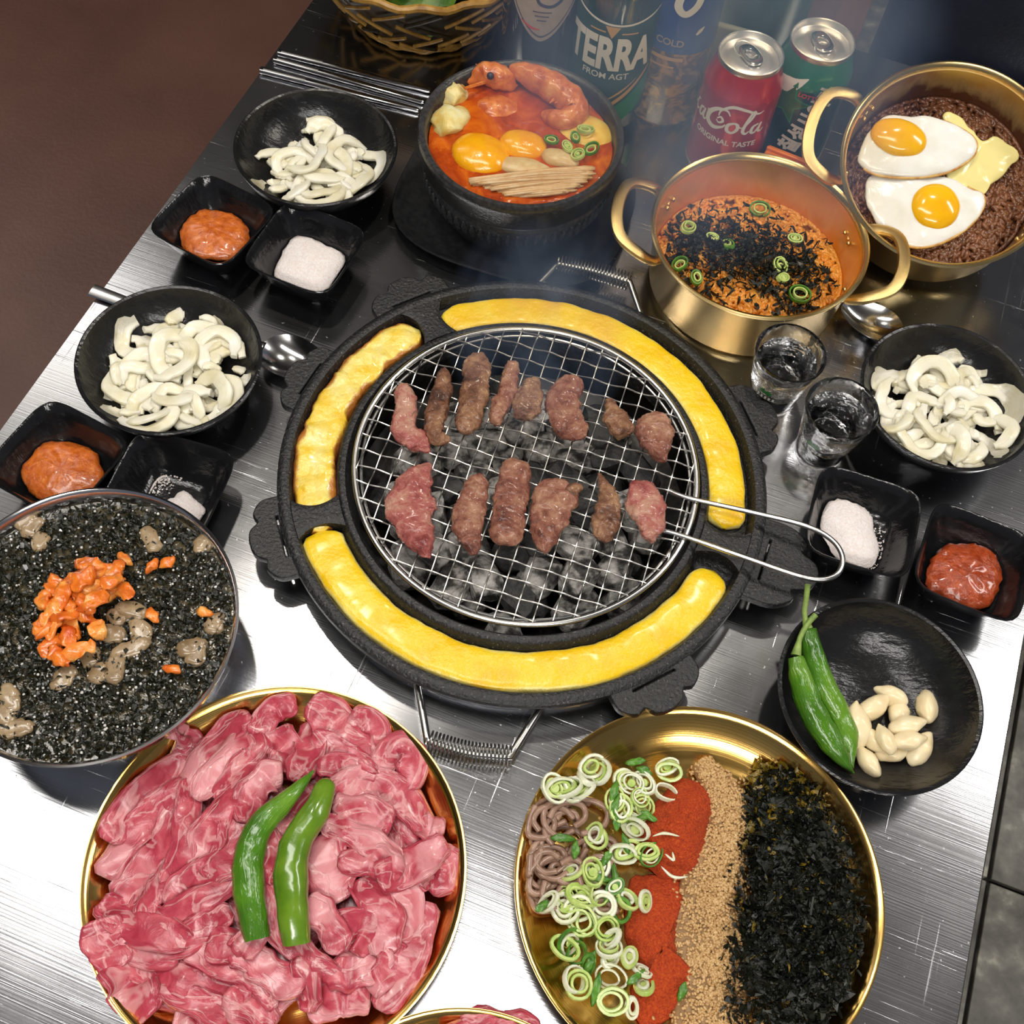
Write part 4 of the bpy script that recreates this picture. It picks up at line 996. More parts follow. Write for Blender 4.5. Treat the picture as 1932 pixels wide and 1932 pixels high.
# --- beef on the grate
gx = lambda p, h=GZ + .0062: G(640 + p[0] / 2.76, 600 + p[1] / 2.76, h)
pxm = 1 / 2.76 / 2230
grilled = [
 ([(325, 350), (350, 460), (330, 580), (400, 640), (470, 700)], [80, 88, 120, 100, 30], 'rare', 'nearly raw pink beef strip at the far left of the grate'),
 ([(550, 265), (532, 400), (500, 520), (505, 615), (575, 632)], [62, 92, 92, 80, 34], 'cooked', 'hook shaped browned beef strip, second in the far row'),
 ([(720, 190), (712, 330), (690, 460), (650, 600)], [120, 132, 122, 105], 'cooked', 'thick straight browned beef strip, third in the far row'),
 ([(905, 225), (880, 370), (830, 480), (810, 555)], [75, 80, 84, 52], 'cooked2', 'slim browned beef strip, fourth in the far row'),
 ([(1005, 310), (985, 420), (945, 525)], [60, 135, 100], 'cooked', 'smoke veiled browned beef piece, fifth in the far row'),
 ([(1235, 310), (1165, 430), (1195, 545), (1275, 625)], [110, 165, 155, 90], 'cooked2', 'large crescent shaped browned beef piece in the far row'),
 ([(1395, 415), (1440, 520), (1490, 615)], [22, 120, 112], 'cooked', 'small triangular browned beef piece in the far row'),
 ([(1680, 500), (1640, 600), (1690, 745)], [110, 185, 56], 'cooked2', 'rounded browned beef piece at the far right of the grate'),
 ([(472, 762), (390, 870), (370, 1000), (412, 1130), (470, 1252)], [40, 190, 205, 150, 26], 'rare', 'widest pink beef piece at the near left of the grate'),
 ([(740, 820), (692, 960), (668, 1080), (708, 1230)], [78, 130, 138, 46], 'cooked2', 'pointed browned beef strip, second in the near row'),
 ([(922, 740), (908, 880), (882, 1010), (868, 1180)], [110, 160, 165, 140], 'cooked2', 'long thick beef strip with pink end, third in the near row'),
 ([(1155, 850), (1120, 950), (1080, 1080), (1062, 1222)], [170, 190, 150, 46], 'cooked2', 'forked reddish brown beef piece, fourth in the near row'),
 ([(1348, 805), (1402, 930), (1388, 1050), (1368, 1160)], [12, 90, 118, 88], 'cooked', 'narrow pointed beef piece, fifth in the near row'),
 ([(1580, 850), (1590, 950), (1622, 1060), (1608, 1160)], [120, 165, 130, 70], 'rare', 'curled pink edged beef piece nearest the grate handle')]
for i, (sp_, wd, mt, lb) in enumerate(grilled):
    strip('grilled_beef', [gx(p) for p in sp_], [w_ * pxm * 1.02 for w_ in wd], .0112, M[mt], i + 11, lb, 'beef', n=60, k=30, wob=.0016, wscale=170, twist=.3, fine_=.0007)
strip('grilled_beef', [gx((1180, 920), GZ + .009), gx((1230, 890), GZ + .009), gx((1265, 880), GZ + .008)], [60 * pxm, 62 * pxm, 26 * pxm], .008, M['cooked'], 77, 'small brown flap lying on the forked beef piece', 'beef', n=14, k=12)

# --- raw beef on the left brass plate
rx_ = lambda p, h: G(120 + p[0] * .4037, 1280 + p[1] * .4037, h)
raw = [([(180, 740), (330, 600), (480, 450), (560, 390)], 130), ([(210, 900), (300, 760), (420, 620), (540, 500)], 115), ([(270, 1010), (380, 880), (470, 760), (520, 600)], 120), ([(510, 250), (560, 300), (630, 340)], 110), ([(580, 470), (660, 370), (780, 240), (860, 190)], 105), ([(640, 540), (720, 420), (830, 300), (890, 260)], 95), ([(740, 540), (840, 420), (900, 340), (880, 270)], 115), ([(910, 250), (990, 160), (1085, 110)], 100), ([(990, 260), (1040, 340), (1010, 410)], 130), ([(1150, 230), (1145, 350), (1080, 460)], 110), ([(1190, 80), (1260, 210), (1340, 330), (1440, 400)], 160), ([(1380, 160), (1440, 250), (1450, 360)], 140), ([(1190, 280), (1310, 350), (1440, 420)], 85), ([(1210, 420), (1340, 410), (1450, 440)], 90), ([(1470, 420), (1560, 340), (1630, 380), (1620, 500)], 120), ([(1270, 510), (1440, 480), (1590, 560), (1690, 690)], 125), ([(1280, 610), (1400, 620), (1510, 680)], 120), ([(1660, 680), (1780, 720)], 100), ([(1240, 690), (1380, 740), (1540, 840)], 95), ([(1180, 770), (1230, 880), (1290, 1010)], 180), ([(1320, 850), (1480, 860), (1560, 910)], 110), ([(1490, 930), (1620, 880), (1770, 790)], 125), ([(1770, 810), (1800, 900), (1730, 980)], 110), ([(1400, 950), (1480, 1060), (1500, 1250)], 140), ([(1550, 950), (1600, 1080), (1540, 1190)], 150), ([(1690, 1080), (1640, 1250), (1570, 1400), (1530, 1570)], 125), ([(1160, 1050), (1240, 1150), (1290, 1260)], 110), ([(1300, 1180), (1380, 1170), (1450, 1240)], 140), ([(960, 950), (990, 1120), (1080, 1240), (1180, 1340), (1300, 1400)], 100), ([(1250, 1390), (1380, 1350), (1510, 1300)], 130), ([(1160, 1530), (1290, 1470), (1410, 1480)], 150), ([(880, 1290), (960, 1370), (1090, 1440)], 120), ([(600, 1280), (760, 1330), (900, 1400), (970, 1520)], 100), ([(310, 1300), (480, 1380), (640, 1430), (840, 1450)], 125), ([(270, 1350), (330, 1450), (400, 1570)], 150), ([(470, 1450), (600, 1500), (750, 1590)], 100), ([(780, 1490), (880, 1550), (970, 1610)], 130), ([(520, 1590), (680, 1610)], 110), ([(150, 1170), (210, 1250), (260, 1340)], 130), ([(180, 1070), (290, 1130), (400, 1180), (560, 1220)], 125), ([(340, 1180), (460, 1150), (560, 1090), (770, 960)], 115), ([(440, 1240), (600, 1200), (750, 1100)], 110), ([(510, 1050), (600, 950), (740, 870), (830, 830)], 120), ([(500, 940), (560, 800), (580, 640), (600, 500)], 100), ([(630, 870), (680, 730), (750, 610), (810, 520)], 115), ([(700, 910), (770, 760), (810, 640)], 100), ([(850, 650), (880, 540), (960, 460), (1010, 450)], 115), ([(380, 1100), (450, 980), (510, 860)], 95), ([(690, 1240), (800, 1260), (880, 1310)], 120), ([(900, 690), (960, 800), (980, 930)], 110), ([(1050, 720), (1080, 620), (1140, 530)], 100), ([(1640, 960), (1700, 890)], 100), ([(820, 1170), (930, 1260)], 120), ([(240, 1200), (330, 1270), (500, 1310)], 100), ([(1090, 1330), (1150, 1440), (1140, 1540)], 100), ([(1440, 1440), (1520, 1360), (1560, 1250)], 100)]
rr_ = random.Random(21)
def heap(p, amp=.021, rad=.105):
    d = math.hypot(p.x - MPC[0], p.y - MPC[1]) / rad; return amp * max(0, 1 - d * d)
order = list(range(len(raw))); rr_.shuffle(order)
def side(p, c, r_):
    dx, dy = p[0] - c[0], p[1] - c[1]
    if math.hypot(dx, dy) < r_ * .42: return 'middle'
    return ('right' if dx > 0 else 'left') + ' side' if abs(dx) > abs(dy) else ('far side' if dy > 0 else 'near side')
RAWL = 'raw pink marbled beef strip at the %s of the brass plate pile'
for j, i in enumerate(order):
    sp_, wd = raw[i]; jit = rr_.uniform(0, .0050)
    pts = []
    for p in sp_:
        q = rx_(p, .020); q = rx_(p, .010 + heap(q) + jit); d = math.hypot(q.x - MPC[0], q.y - MPC[1])
        if d > .092: q.z += (d - .092) * .45
        pts.append(q)
    if len(pts) > 2:
        pts[0] = pts[0] + (pts[0] - pts[1]) * .22; pts[-1] = pts[-1] + (pts[-1] - pts[-2]) * .22
        for q in (pts[0], pts[-1]):
            d = math.hypot(q.x - MPC[0], q.y - MPC[1])
            if d > .105: q.x = MPC[0] + (q.x - MPC[0]) * .105 / d; q.y = MPC[1] + (q.y - MPC[1]) * .105 / d
    ws = [wd * .75, wd * 1.12, wd * 1.0, wd * 1.1, wd * .6] if rr_.random() < .6 else [wd * .95, wd * 1.1, wd * 1.15, wd * .85]
    strip('raw_beef_strip', pts, [x * .98 * .4037 / 2330 for x in ws], rr_.uniform(.0030, .0042), M['raw'], 100 + i, RAWL % side(sum(pts, Vector()) / len(pts), MPC, .1), 'raw beef', 'raw beef strips on the brass plate', n=26, k=16, wob=.0013, wscale=45, curl=rr_.uniform(-.005, .005), twist=.75, lift=.0036, power=4.0, endp=30, endm=.35)
for i in range(30):
    a = i * 2.4; r_ = .086 * math.sqrt((i + .5) / 30); an = a + pi / 2 + rr_.uniform(-.7, .7); L = rr_.uniform(.022, .036)
    c = Vector((MPC[0] + r_ * cos(a), MPC[1] + r_ * sin(a), 0)); c.z = .0065 + .6 * heap(c); d = Vector((cos(an), sin(an), 0))
    strip('raw_beef_strip', [c - d * L, c + Vector((-d.y, d.x, .15)) * .004, c + d * L], [.010, .024, .022, .010], .0065, M['raw'], 300 + i, RAWL % side(c, MPC, .1), 'raw beef', 'raw beef strips on the brass plate', n=14, k=10, wob=.0016, wscale=95, curl=.003, twist=.6, lift=.002)
for i, (px_, w_) in enumerate((([(868, 1931), (905, 1920), (960, 1924)], .016), ([(930, 1932), (985, 1926), (1020, 1940)], .014), ([(830, 1945), (890, 1952), (960, 1950)], .02))):
    strip('raw_beef_strip', [G(x, y, .016) for x, y in px_], [.008, w_, .008], .006, M['raw'], 400 + i, 'dark raw beef slice on the plate cut off by the near edge', 'raw beef', 'beef slices on the near plate', n=14)

# --- chilies
def chili(name, label, pts, widths, mat, stem=None, blunt=True, seed=0):
    P = np.array([tuple(p) for p in pts]); base = P.mean(0); base[2] = P[:, 2].min() - .006
    r = thing(name, label, 'chili', base); n = 40
    S = catmull(P - base, n); u = np.linspace(0, 1, n); wd = catmull(np.c_[widths, np.zeros(len(widths)), np.zeros(len(widths))], n)[:, 0] / 2
    wd = wd * np.array([1 + .09 * noise.noise(Vector((x * 7, seed, 0))) for x in u]); wd = np.clip(wd, .0008, None)
    if not blunt: wd *= np.sqrt(np.clip(1 - (1 - np.minimum(1, u / .05)) ** 2, .1, 1))
    m = MB(); m.tube(S, wd, 18, power=2.15); m.noise(120, .0006, seed); m.build('chili_body', mat, r, smooth=80)
    if stem is not None:
        Q = np.array([tuple(p) for p in stem]) - base
        MB().tube(catmull(Q, 18), np.interp(np.linspace(0, 1, 18), [0, .75, 1], [.0020, .0018, .0036]), 10).build('stem', M['pepperstem'], r)
    return r
mz = lambda p, h: rx_(p, h)
chili('green_chili', 'curved green chili on the raw beef, left of the pair', [mz((1170, 432), .040), mz((1050, 560), .043), mz((920, 690), .043), mz((868, 830), .042), mz((868, 1000), .041), mz((905, 1220), .037)], [.0012, .0115, .0165, .0185, .0185, .0150], M['pepper'], seed=1)
chili('green_chili', 'paler straight green chili on the raw beef, right of the pair', [mz((1238, 470), .041), mz((1180, 620), .044), mz((1090, 760), .044), mz((1064, 900), .043), mz((1070, 1060), .042), mz((1090, 1240), .037)], [.0120, .0165, .0190, .0200, .0195, .0165], M['pepperlight'], seed=2, blunt=False)
gz = lambda x, y, h: G(1440 + x * .2547, 1080 + y * .2547, h)
chili('green_chili', 'green chili with brown stem lying in the garlic bowl, nearer the rim', [gz(240, 630, .043), gz(280, 790, .040), gz(350, 1000, .034), gz(470, 1210, .028), gz(560, 1350, .026), gz(668, 1490, .022)], [.0105, .0155, .0175, .0165, .0125, .0010], M['pepper'], [gz(390, 312, .052), gz(330, 380, .049), gz(275, 480, .047), gz(243, 615, .044)], seed=3)
chili('green_chili', 'green chili with upright stem lying in the garlic bowl, nearer the garlic', [gz(335, 420, .044), gz(368, 600, .040), gz(440, 830, .034), gz(550, 1040, .027), gz(625, 1240, .023), gz(665, 1450, .020)], [.0105, .0150, .0165, .0165, .0135, .0010], M['pepper'], [gz(330, 92, .062), gz(318, 200, .055), gz(306, 300, .049), gz(330, 415, .045)], seed=4)
# --- garlic
cl = [(695, 1130, 95, .020, 1.25), (820, 1000, 40, .019, 1.05), (945, 915, 160, .018, .95), (1000, 1035, 80, .016, .9), (1212, 985, 85, .016, 1.1), (1070, 1135, 20, .023, 1.05), (1085, 1240, 15, .026, .95), (905, 1235, 110, .026, .9), (820, 1250, -40, .017, .95), (960, 1330, 10, .016, .95), (1165, 1305, 60, .018, 1.1), (775, 1400, 120, .017, 1.0)]
for i, (x, y, dg_, h_, s_) in enumerate(cl):
    c = gz(x, y, h_); V, F = ICO[3]; Q = V.copy(); L = .0118 * s_; t_ = Q[:, 0]
    tap = np.where(t_ > 0, 1 - .62 * t_ ** 1.6, 1 - .1 * t_ ** 2); Q = np.c_[t_ * L * 1.1, Q[:, 1] * .0080 * s_ * tap, Q[:, 2] * .0066 * s_ * tap]
    m = MB(); m.add(Q, F); m.noise(130, .0011, i); m.move(Matrix.Rotation(R(dg_), 4, 'Z') @ Matrix.Rotation(R((i * 37) % 30 - 15), 4, 'Y') @ Matrix.Rotation(i, 4, 'X'))
    tag(m.build('garlic_clove', M['garlic'], None, c, smooth=180), 'teardrop garlic clove lying apart at the right of the pile' if i == 4 else 'peeled pale garlic clove piled in the black bowl', 'garlic', None if i == 4 else 'garlic cloves in the bowl')

# --- onions
def bowl_in(r_): return np.interp(r_, [0, .031, .041, .0535, .063, .0660, .2], [.0082, .0088, .0128, .0214, .0330, .042, .3])
def onion_slice(c, bc_, rad, arc, hgt, th, tilt, az, seed, label, group):
    n = 22; a = np.linspace(-arc / 2, arc / 2, n); rr = rad * (1 + .20 * np.array([noise.noise(Vector((x * 1.2, seed * 3.3, 0))) for x in a]))
    P = np.c_[np.cos(a) * rr, np.sin(a) * rr * .88, .0016 * np.sin(a * 2 + seed)]
    e = np.clip(np.sin(np.linspace(.12, pi - .12, n)) * 2.0, .5, 1)
    m = MB(); m.tube(P, th / 2 * e, 12, up=(0, 0, 1), ry=hgt / 2 * (.75 + .25 * e), power=4.0)
    m.move(Matrix.Rotation(az, 4, 'Z') @ Matrix.Rotation(tilt, 4, 'Y')); m.noise(80, .0008, seed)
    V = m.verts(); lo = bowl_in(np.hypot(V[:, 0] + c[0] - bc_[0], V[:, 1] + c[1] - bc_[1])) + .0012 - c[2]
    sh = max(0, (lo - V[:, 2]).max()); V[:, 2] += min(sh, .005); V[:, 2] = np.maximum(V[:, 2], lo); m.v = [V]
    tag(m.build('onion_slice', M['onion'], None, c, smooth=55), label, 'onion', group)
def onions(bc_, n, seed, label, group, ctr=(0, 0), spread=.040):
    rg_ = random.Random(seed)
    for i in range(n):
        f = (i + .5) / n; a = i * 2.39996 + rg_.uniform(-.3, .3); r_ = spread * math.sqrt(((i * 7) % n + .5) / n)
        z = .0125 + .016 * (1 - (r_ / (spread * 1.3)) ** 2) * (.2 + .8 * f)
        big = rg_.random() < .5; rad = rg_.uniform(.014, .022) if big else rg_.uniform(.009, .014)
        x, y = ctr[0] + r_ * cos(a), ctr[1] + r_ * sin(a); d = math.hypot(x, y); lim = .056 - rad * .75
        if d > lim: x, y = x * lim / d, y * lim / d
        onion_slice((bc_[0] + x, bc_[1] + y, z), bc_, rad, rg_.uniform(1.9, 4.4) if big else rg_.uniform(1.2, 2.4), rg_.uniform(.0032, .0048), rg_.uniform(.0075, .0125) * (1 if big else .85), rg_.uniform(-.55, .55), rg_.uniform(0, 6.28), seed * 50 + i, label % ('long curved' if big else 'short', side((x, y), (0, 0), .045)), group)
onions(BOWL['T'], 64, 1, '%s white onion slice at the %s of the bowl beside the chopsticks', 'onion slices in the upper left bowl', (.0, -.006), .041)
onions(BOWL['L'], 76, 2, '%s white onion slice at the %s of the far left bowl', 'onion slices in the far left bowl', (.003, -.001), .045)
onions(BOWL['R'], 68, 3, '%s white onion slice at the %s of the bowl by the shot glasses', 'onion slices in the right bowl', (.0, -.004), .044)

# --- pastes and salt
def in_dish(W, dish):
    """pull points inside the hollow of a square dish"""
    _, dc, da = dish; ca, sa = cos(da), sin(da); X = W[:, 0] - dc[0]; Y = W[:, 1] - dc[1]; lx, ly = X * ca + Y * sa, -X * sa + Y * ca
    lim = np.interp(W[:, 2], [.0048, .0064, .0115, .025, .034], [.40, .58, .68, .84, .93]) * .0392 - .0008; q = (np.abs(lx) ** 4.5 + np.abs(ly) ** 4.5) ** (1 / 4.5); f = np.minimum(1, lim / np.maximum(q, 1e-6)); lx, ly = lx * f, ly * f
    return np.c_[lx * ca - ly * sa + dc[0], lx * sa + ly * ca + dc[1], np.maximum(W[:, 2], .0052)]
def blobpx(name, label, cat, cx, cy, rx, ry, rot, z, h, mat, seed, p=2.4, n=40, irr=.10, wob=.0010, ws=120, sq=2.4, dish=None):
    out = []
    for k in range(n):
        a = 2 * pi * k / n; q = (abs(cos(a)) ** sq + abs(sin(a)) ** sq) ** (-1 / sq) * (1 + irr * noise.noise(Vector((cos(a) * 1.3, sin(a) * 1.3, seed))))
        x, y = cos(a) * rx * q, sin(a) * ry * q; out.append(tuple(G(cx + x * cos(rot) - y * sin(rot), cy + x * sin(rot) + y * cos(rot), z + h * .4))[:2])
    O = np.array(out); c = O.mean(0)
    m = dome(O - c, h, 0, 10, p, True, wob, seed, ws)
    if dish:
        V = m.verts(); V = in_dish(V + [c[0], c[1], z], dish) - [c[0], c[1], z]; m.a = [np.concatenate(m.a)]; m.v = [V]
    return tag(m.build(name, mat, None, (c[0], c[1], z), smooth=180), label, cat)
blobpx('soybean_paste', 'orange brown paste in the square dish between the left onion bowls', 'sauce', 401, 440, 72, 47, R(8), .0110, .0085, M['sauce'], 1, p=2.0, wob=.0016, ws=170, irr=.22, dish=DISH['A'])
blobpx('soybean_paste', 'orange brown paste in the square dish behind the seaweed bowl', 'sauce', 118, 888, 82, 60, R(0), .0110, .0090, M['sauce'], 2, p=2.0, wob=.0016, ws=170, irr=.22, dish=DISH['C'])
blobpx('soybean_paste', 'dark red paste in the square dish at the right table edge', 'sauce', 1822, 1086, 74, 62, R(15), .0110, .0090, M['sauced'], 3, p=2.0, wob=.0018, ws=170, irr=.22, dish=DISH['F'])
blobpx('salt_heap', 'pink salt heap in the dish left of the stone pot', 'salt', 587, 494, 66, 56, R(22), .0085, .0085, M['salt'], 4, sq=4, p=1.6, ws=260, wob=.0009, irr=.18, dish=DISH['B'])
blobpx('salt_heap', 'pink salt heap in the dish under the grate handle', 'salt', 1600, 998, 54, 76, R(-28), .0085, .0085, M['salt'], 5, irr=.4, p=1.5, ws=260, wob=.0009, dish=DISH['E'])
blobpx('salt_heap', 'last small heap of salt in the dish beside the seaweed bowl', 'salt', 352, 962, 40, 26, R(30), .0070, .006, M['salt'], 6, irr=.4, ws=300, wob=.0006, dish=DISH['D'])
def grains(n, fn, size, mat, name, label, cat, seed):
    rg_ = np.random.default_rng(seed); V, F = ICO[1]; m = MB()
    for i in range(n):
        c = fn(rg_); m.add(V * size * rg_.uniform(.5, 1.3) + np.array(c), F)
    return tag(m.build(name, mat, None, smooth=0), label, cat, kind='stuff')
def g_scatter(cx, cy, sx, sy, h, dish): return lambda g: tuple(in_dish(np.array([tuple(G(cx + g.normal(0, sx), cy + g.normal(0, sy), h))]), dish)[0])
grains(160, g_scatter(300, 905, 22, 12, .0062, DISH['D']), .00075, M['salt'], 'salt_grains', 'loose white salt grains in the nearly empty dish', 'salt', 1)
grains(180, g_scatter(1645, 1035, 18, 24, .0080, DISH['E']), .0006, M['salt'], 'salt_grains', 'loose salt grains scattered beside the heap under the handle', 'salt', 2)

# --- seaweed flakes
def flakes(n, fn, size, seed, flat=.6, asp=(.18, .55)):
    rg_ = np.random.default_rng(seed); m = MB()
    for i in range(n):
        c, up = fn(rg_); L = rg_.uniform(*size); W = L * rg_.uniform(*asp); k = 4
        t_ = np.linspace(-.5, .5, k); bend = rg_.normal(0, .35); a = rg_.uniform(0, 2 * pi)
        x = t_ * L; z = bend * L * (t_ ** 2 * 4 - .3) + rg_.normal(0, .05 * L, k); ww = W / 2 * (1 - .5 * np.abs(t_ * 2) ** 2) * rg_.uniform(.6, 1.3, k)
        V = np.concatenate([np.c_[x, ww, z + rg_.normal(0, .08 * L, k)], np.c_[x, -ww, z + rg_.normal(0, .08 * L, k)]])
        q = Matrix.Rotation(a, 3, 'Z') @ Matrix.Rotation(rg_.normal(0, flat), 3, 'X') @ Matrix.Rotation(rg_.normal(0, flat), 3, 'Y')
        m.add(V @ np.array(q).T + np.array(c), [(j, j + 1, k + j + 1, k + j) for j in range(k - 1)])
    return m

# --- soup in the steel bowl
MB().lathe([(.001, .0525), (.045, .0525), (.0912, .0522)], 80).build('cold_broth', M['broth'], None, (SB[0], SB[1], 0))
tag(bpy.data.objects['cold_broth'], 'dark brown chilled broth filling the steel bowl', 'soup')
def disc_pt(c, rad, z, zj=.001):
    def f(g):
        r_ = rad * math.sqrt(g.uniform()); a = g.uniform(0, 2 * pi); return (c[0] + r_ * cos(a), c[1] + r_ * sin(a), z + abs(g.normal(0, zj))), None
    return f
tag(flakes(5200, disc_pt(SB, .0895, .0530, .0016), (.002, .0075), 5, .30).build('seaweed_flakes', M['noriwet'], None, smooth=0), 'wet black seaweed flakes floating in the steel bowl', 'seaweed', kind='stuff')
def icey(g):
    r_ = .088 * math.sqrt(g.uniform()); a = g.uniform(0, 2 * pi); return (SB[0] + r_ * cos(a), SB[1] + r_ * sin(a), .0548 + g.uniform(0, .0015))
M['ice'] = plain('sesame_and_ice', (.72, .70, .66), .15, coat=.5)
grains(420, icey, .00085, M['ice'], 'ice_crumbs', 'pale ice crumbs and sesame over the seaweed soup', 'ice', 9)
kx = lambda x, y, h: G(x * .3003, 900 + y * .3003, h)
kim = [(560, 560), (650, 610), (725, 600), (780, 715), (680, 720), (570, 710), (450, 700), (350, 700), (275, 775), (330, 850), (420, 815), (505, 850), (450, 940), (260, 955), (340, 930), (430, 1005), (330, 1060), (370, 1135), (480, 1100), (620, 960), (600, 780), (520, 650), (700, 660), (390, 760), (540, 800), (400, 880)]
rk = random.Random(8)
for i, (x, y) in enumerate(kim):
    c = kx(x, y, .061 + .006 * rk.random() + (.006 if i > 19 else 0)); an = rk.uniform(0, pi); d = Vector((cos(an), sin(an), rk.uniform(-.2, .2))) * rk.uniform(.007, .013)
    strip('kimchi_piece', [c - d, c + Vector((0, 0, .002)), c + d], [.005, .011, .012, .006], .0045, M['kimchi'], 500 + i, 'orange chopped kimchi piece heaped on the seaweed soup', 'kimchi', 'kimchi heaped on the soup', n=12, k=10, wob=.0022, wscale=170, curl=.003, twist=1.2)
for i, (x, y) in enumerate([(960, 870), (955, 560), (1080, 1210), (1290, 850), (790, 520), (1050, 540)]):
    c = kx(x, y, .057); an = rk.uniform(0, pi); d = Vector((cos(an), sin(an), 0)) * .006
    strip('kimchi_piece', [c - d, c + Vector((0, 0, .001)), c + d], [.003, .008, .004], .004, M['kimchi'], 540 + i, 'stray orange kimchi scrap floating among the seaweed flakes', 'kimchi', 'stray kimchi scraps on the soup', n=10, k=8, wob=.0018, wscale=170)
for i, (x, y) in enumerate([(730, 880), (830, 840), (690, 985), (820, 1080), (620, 1230), (720, 1210), (1350, 920), (1210, 1070), (1235, 1120), (50, 1470), (60, 1380), (200, 320), (165, 285), (250, 410), (950, 390), (1270, 420), (400, 1260), (90, 1580), (880, 960), (560, 1120)]):
    c = kx(x, y, .0545); an = rk.uniform(0, pi); d = Vector((cos(an), sin(an), 0)) * rk.uniform(.007, .013)
    strip('jelly_strip', [c - d, c, c + d], [.009, .013, .012, .007], .005, M['jelly'], 560 + i, 'tan acorn jelly strip floating in the seaweed soup', 'jelly', 'acorn jelly strips in the soup', n=10, k=10, wob=.0015, power=3)

# --- stew in the stone pot
SZ = .0056 + .066
m = MB(); a = np.linspace(0, 2 * pi, 64, endpoint=False)
m.lathe([(.001, 0), (.012, .0005), (.024, .0012), (.036, .001), (.048, .0013), (.060, .0008), (.070, .0), (.0755, -.001)], 72); m.noise(60, .0012, 4); 
tag(m.build('red_stew', M['stew'], None, (SP[0], SP[1], SZ), smooth=180), 'glossy red seafood broth filling the stone pot', 'stew')
sx = lambda x, y, h=SZ: G(760 + x * .2484, 80 + y * .2484, h)
def blob3(name, label, cat, mat, c, r3, rz=0.0, seed=0, wob=.0012, ws=120, group=None, sub=3):
    V, F = ICO[sub]; m = MB(); m.add(V * np.array(r3), F); m.noise(ws, wob, seed); m.move(Matrix.Rotation(rz, 4, 'Z'))
    return tag(m.build(name, mat, None, c, smooth=180), label, cat, group)
blob3('egg_yolk', 'large orange egg yolk poaching at the left of the stew', 'egg', M['stewegg'], sx(590, 850), (.0245, .0215, .0105), R(-20), 1, .0010, 70)
blob3('egg_yolk', 'smaller orange egg yolk beside the enoki in the stew', 'egg', M['stewegg'], sx(910, 785), (.0200, .0150, .0095), R(-5), 2, .0010, 70)
blob3('tofu_piece', 'pale soft tofu lump at the left wall of the stone pot', 'tofu', M['tofu'], sx(355, 610), (.0145, .0190, .0110), R(-25), 3, .0045, 90)
blob3('tofu_piece', 'yellow stained tofu lump at the upper left of the stew', 'tofu', M['tofu'], sx(385, 410), (.0095, .0145, .0100), R(-15), 4, .0045, 100)
blob3('tofu_piece', 'small red stained tofu lump in the middle of the stew', 'tofu', M['shell'], sx(720, 510, SZ - .003), (.0190, .0150, .0085), R(10), 5, .002, 90)
blob3('mushroom_slice', 'tan mushroom cap lying over the enoki bundle', 'mushroom', M['enoki'], sx(930, 955, SZ + .001), (.0240, .0100, .0060), R(-6), 6, .0008, 80)
blob3('mushroom_slice', 'tan mushroom slice right of the yolks', 'mushroom', M['enoki'], sx(1190, 885, SZ + .001), (.0170, .0090, .0065), R(-14), 7, .001, 90)
blob3('zucchini_slice', 'yellow zucchini slice under the scallions in the stew', 'zucchini', M['zucchini'], sx(1380, 680, SZ - .002), (.0250, .0200, .0065), R(-20), 8, .001, 60)
pr_ = thing('cooked_prawn', 'orange curled prawn at the far right of the stew', 'prawn', sx(1200, 430, SZ - .006))
S = np.array([tuple(sx(x, y, SZ + h) - sx(1200, 430, SZ - .006)) for x, y, h in ((830, 190, .010), (960, 250, .012), (1120, 330, .012), (1260, 430, .010), (1310, 530, .006), (1210, 590, .005), (1060, 540, .003))])
m = MB(); n = 46; C_ = catmull(S, n); u = np.linspace(0, 1, n); wd = np.interp(u, [0, .1, .3, .5, .7, .9, 1], [.004, .008, .0115, .012, .0105, .0075, .003]) * (1 + .10 * np.abs(np.sin(u * pi * 7)))
m.tube(C_, wd, 16); m.noise(140, .0009, 3); m.build('prawn_body', M['shell'], pr_, smooth=60)
for k in range(4): MB().tube([S[4] * .9 + S[5] * .1 + [(-.006) * k, .002 * k, .006], S[5] + [-.004 * k, .012 - .001 * k, .008]], [.0016, .0005], 6).build('prawn_leg', M['shell'], pr_)
cr_ = thing('prawn_head', 'dark orange prawn head leaning on the far wall of the stone pot', 'prawn', sx(700, 280, SZ - .004))
b0 = sx(700, 280, SZ - .004)
m = MB(); m.tube(catmull([tuple(sx(500, 310, SZ + .002) - b0), tuple(sx(620, 240, SZ + .008) - b0), tuple(sx(740, 270, SZ + .008) - b0), tuple(sx(860, 350, SZ + .002) - b0)], 26), np.interp(np.linspace(0, 1, 26), [0, .3, .7, 1], [.003, .010, .011, .003]), 14); m.noise(150, .0020, 8); m.build('carapace', M['shell'], cr_, smooth=60)
for k, (x, y) in enumerate(((585, 195), (650, 215), (790, 230), (470, 350))): MB().tube([tuple(sx(700, 280, SZ + .004) - b0), tuple(sx(x, y, SZ + .012) - b0), tuple(sx(x - 30, y - 30, SZ + .010) - b0)], [.002, .0013, .0004], 6).build('antenna', M['shell'], cr_)
V, F = ICO[2]; MB().add(V * .0032 + np.array(sx(665, 255, SZ + .016) - b0), F).build('eye', M['ink_dark'], cr_)
re_ = random.Random(12)
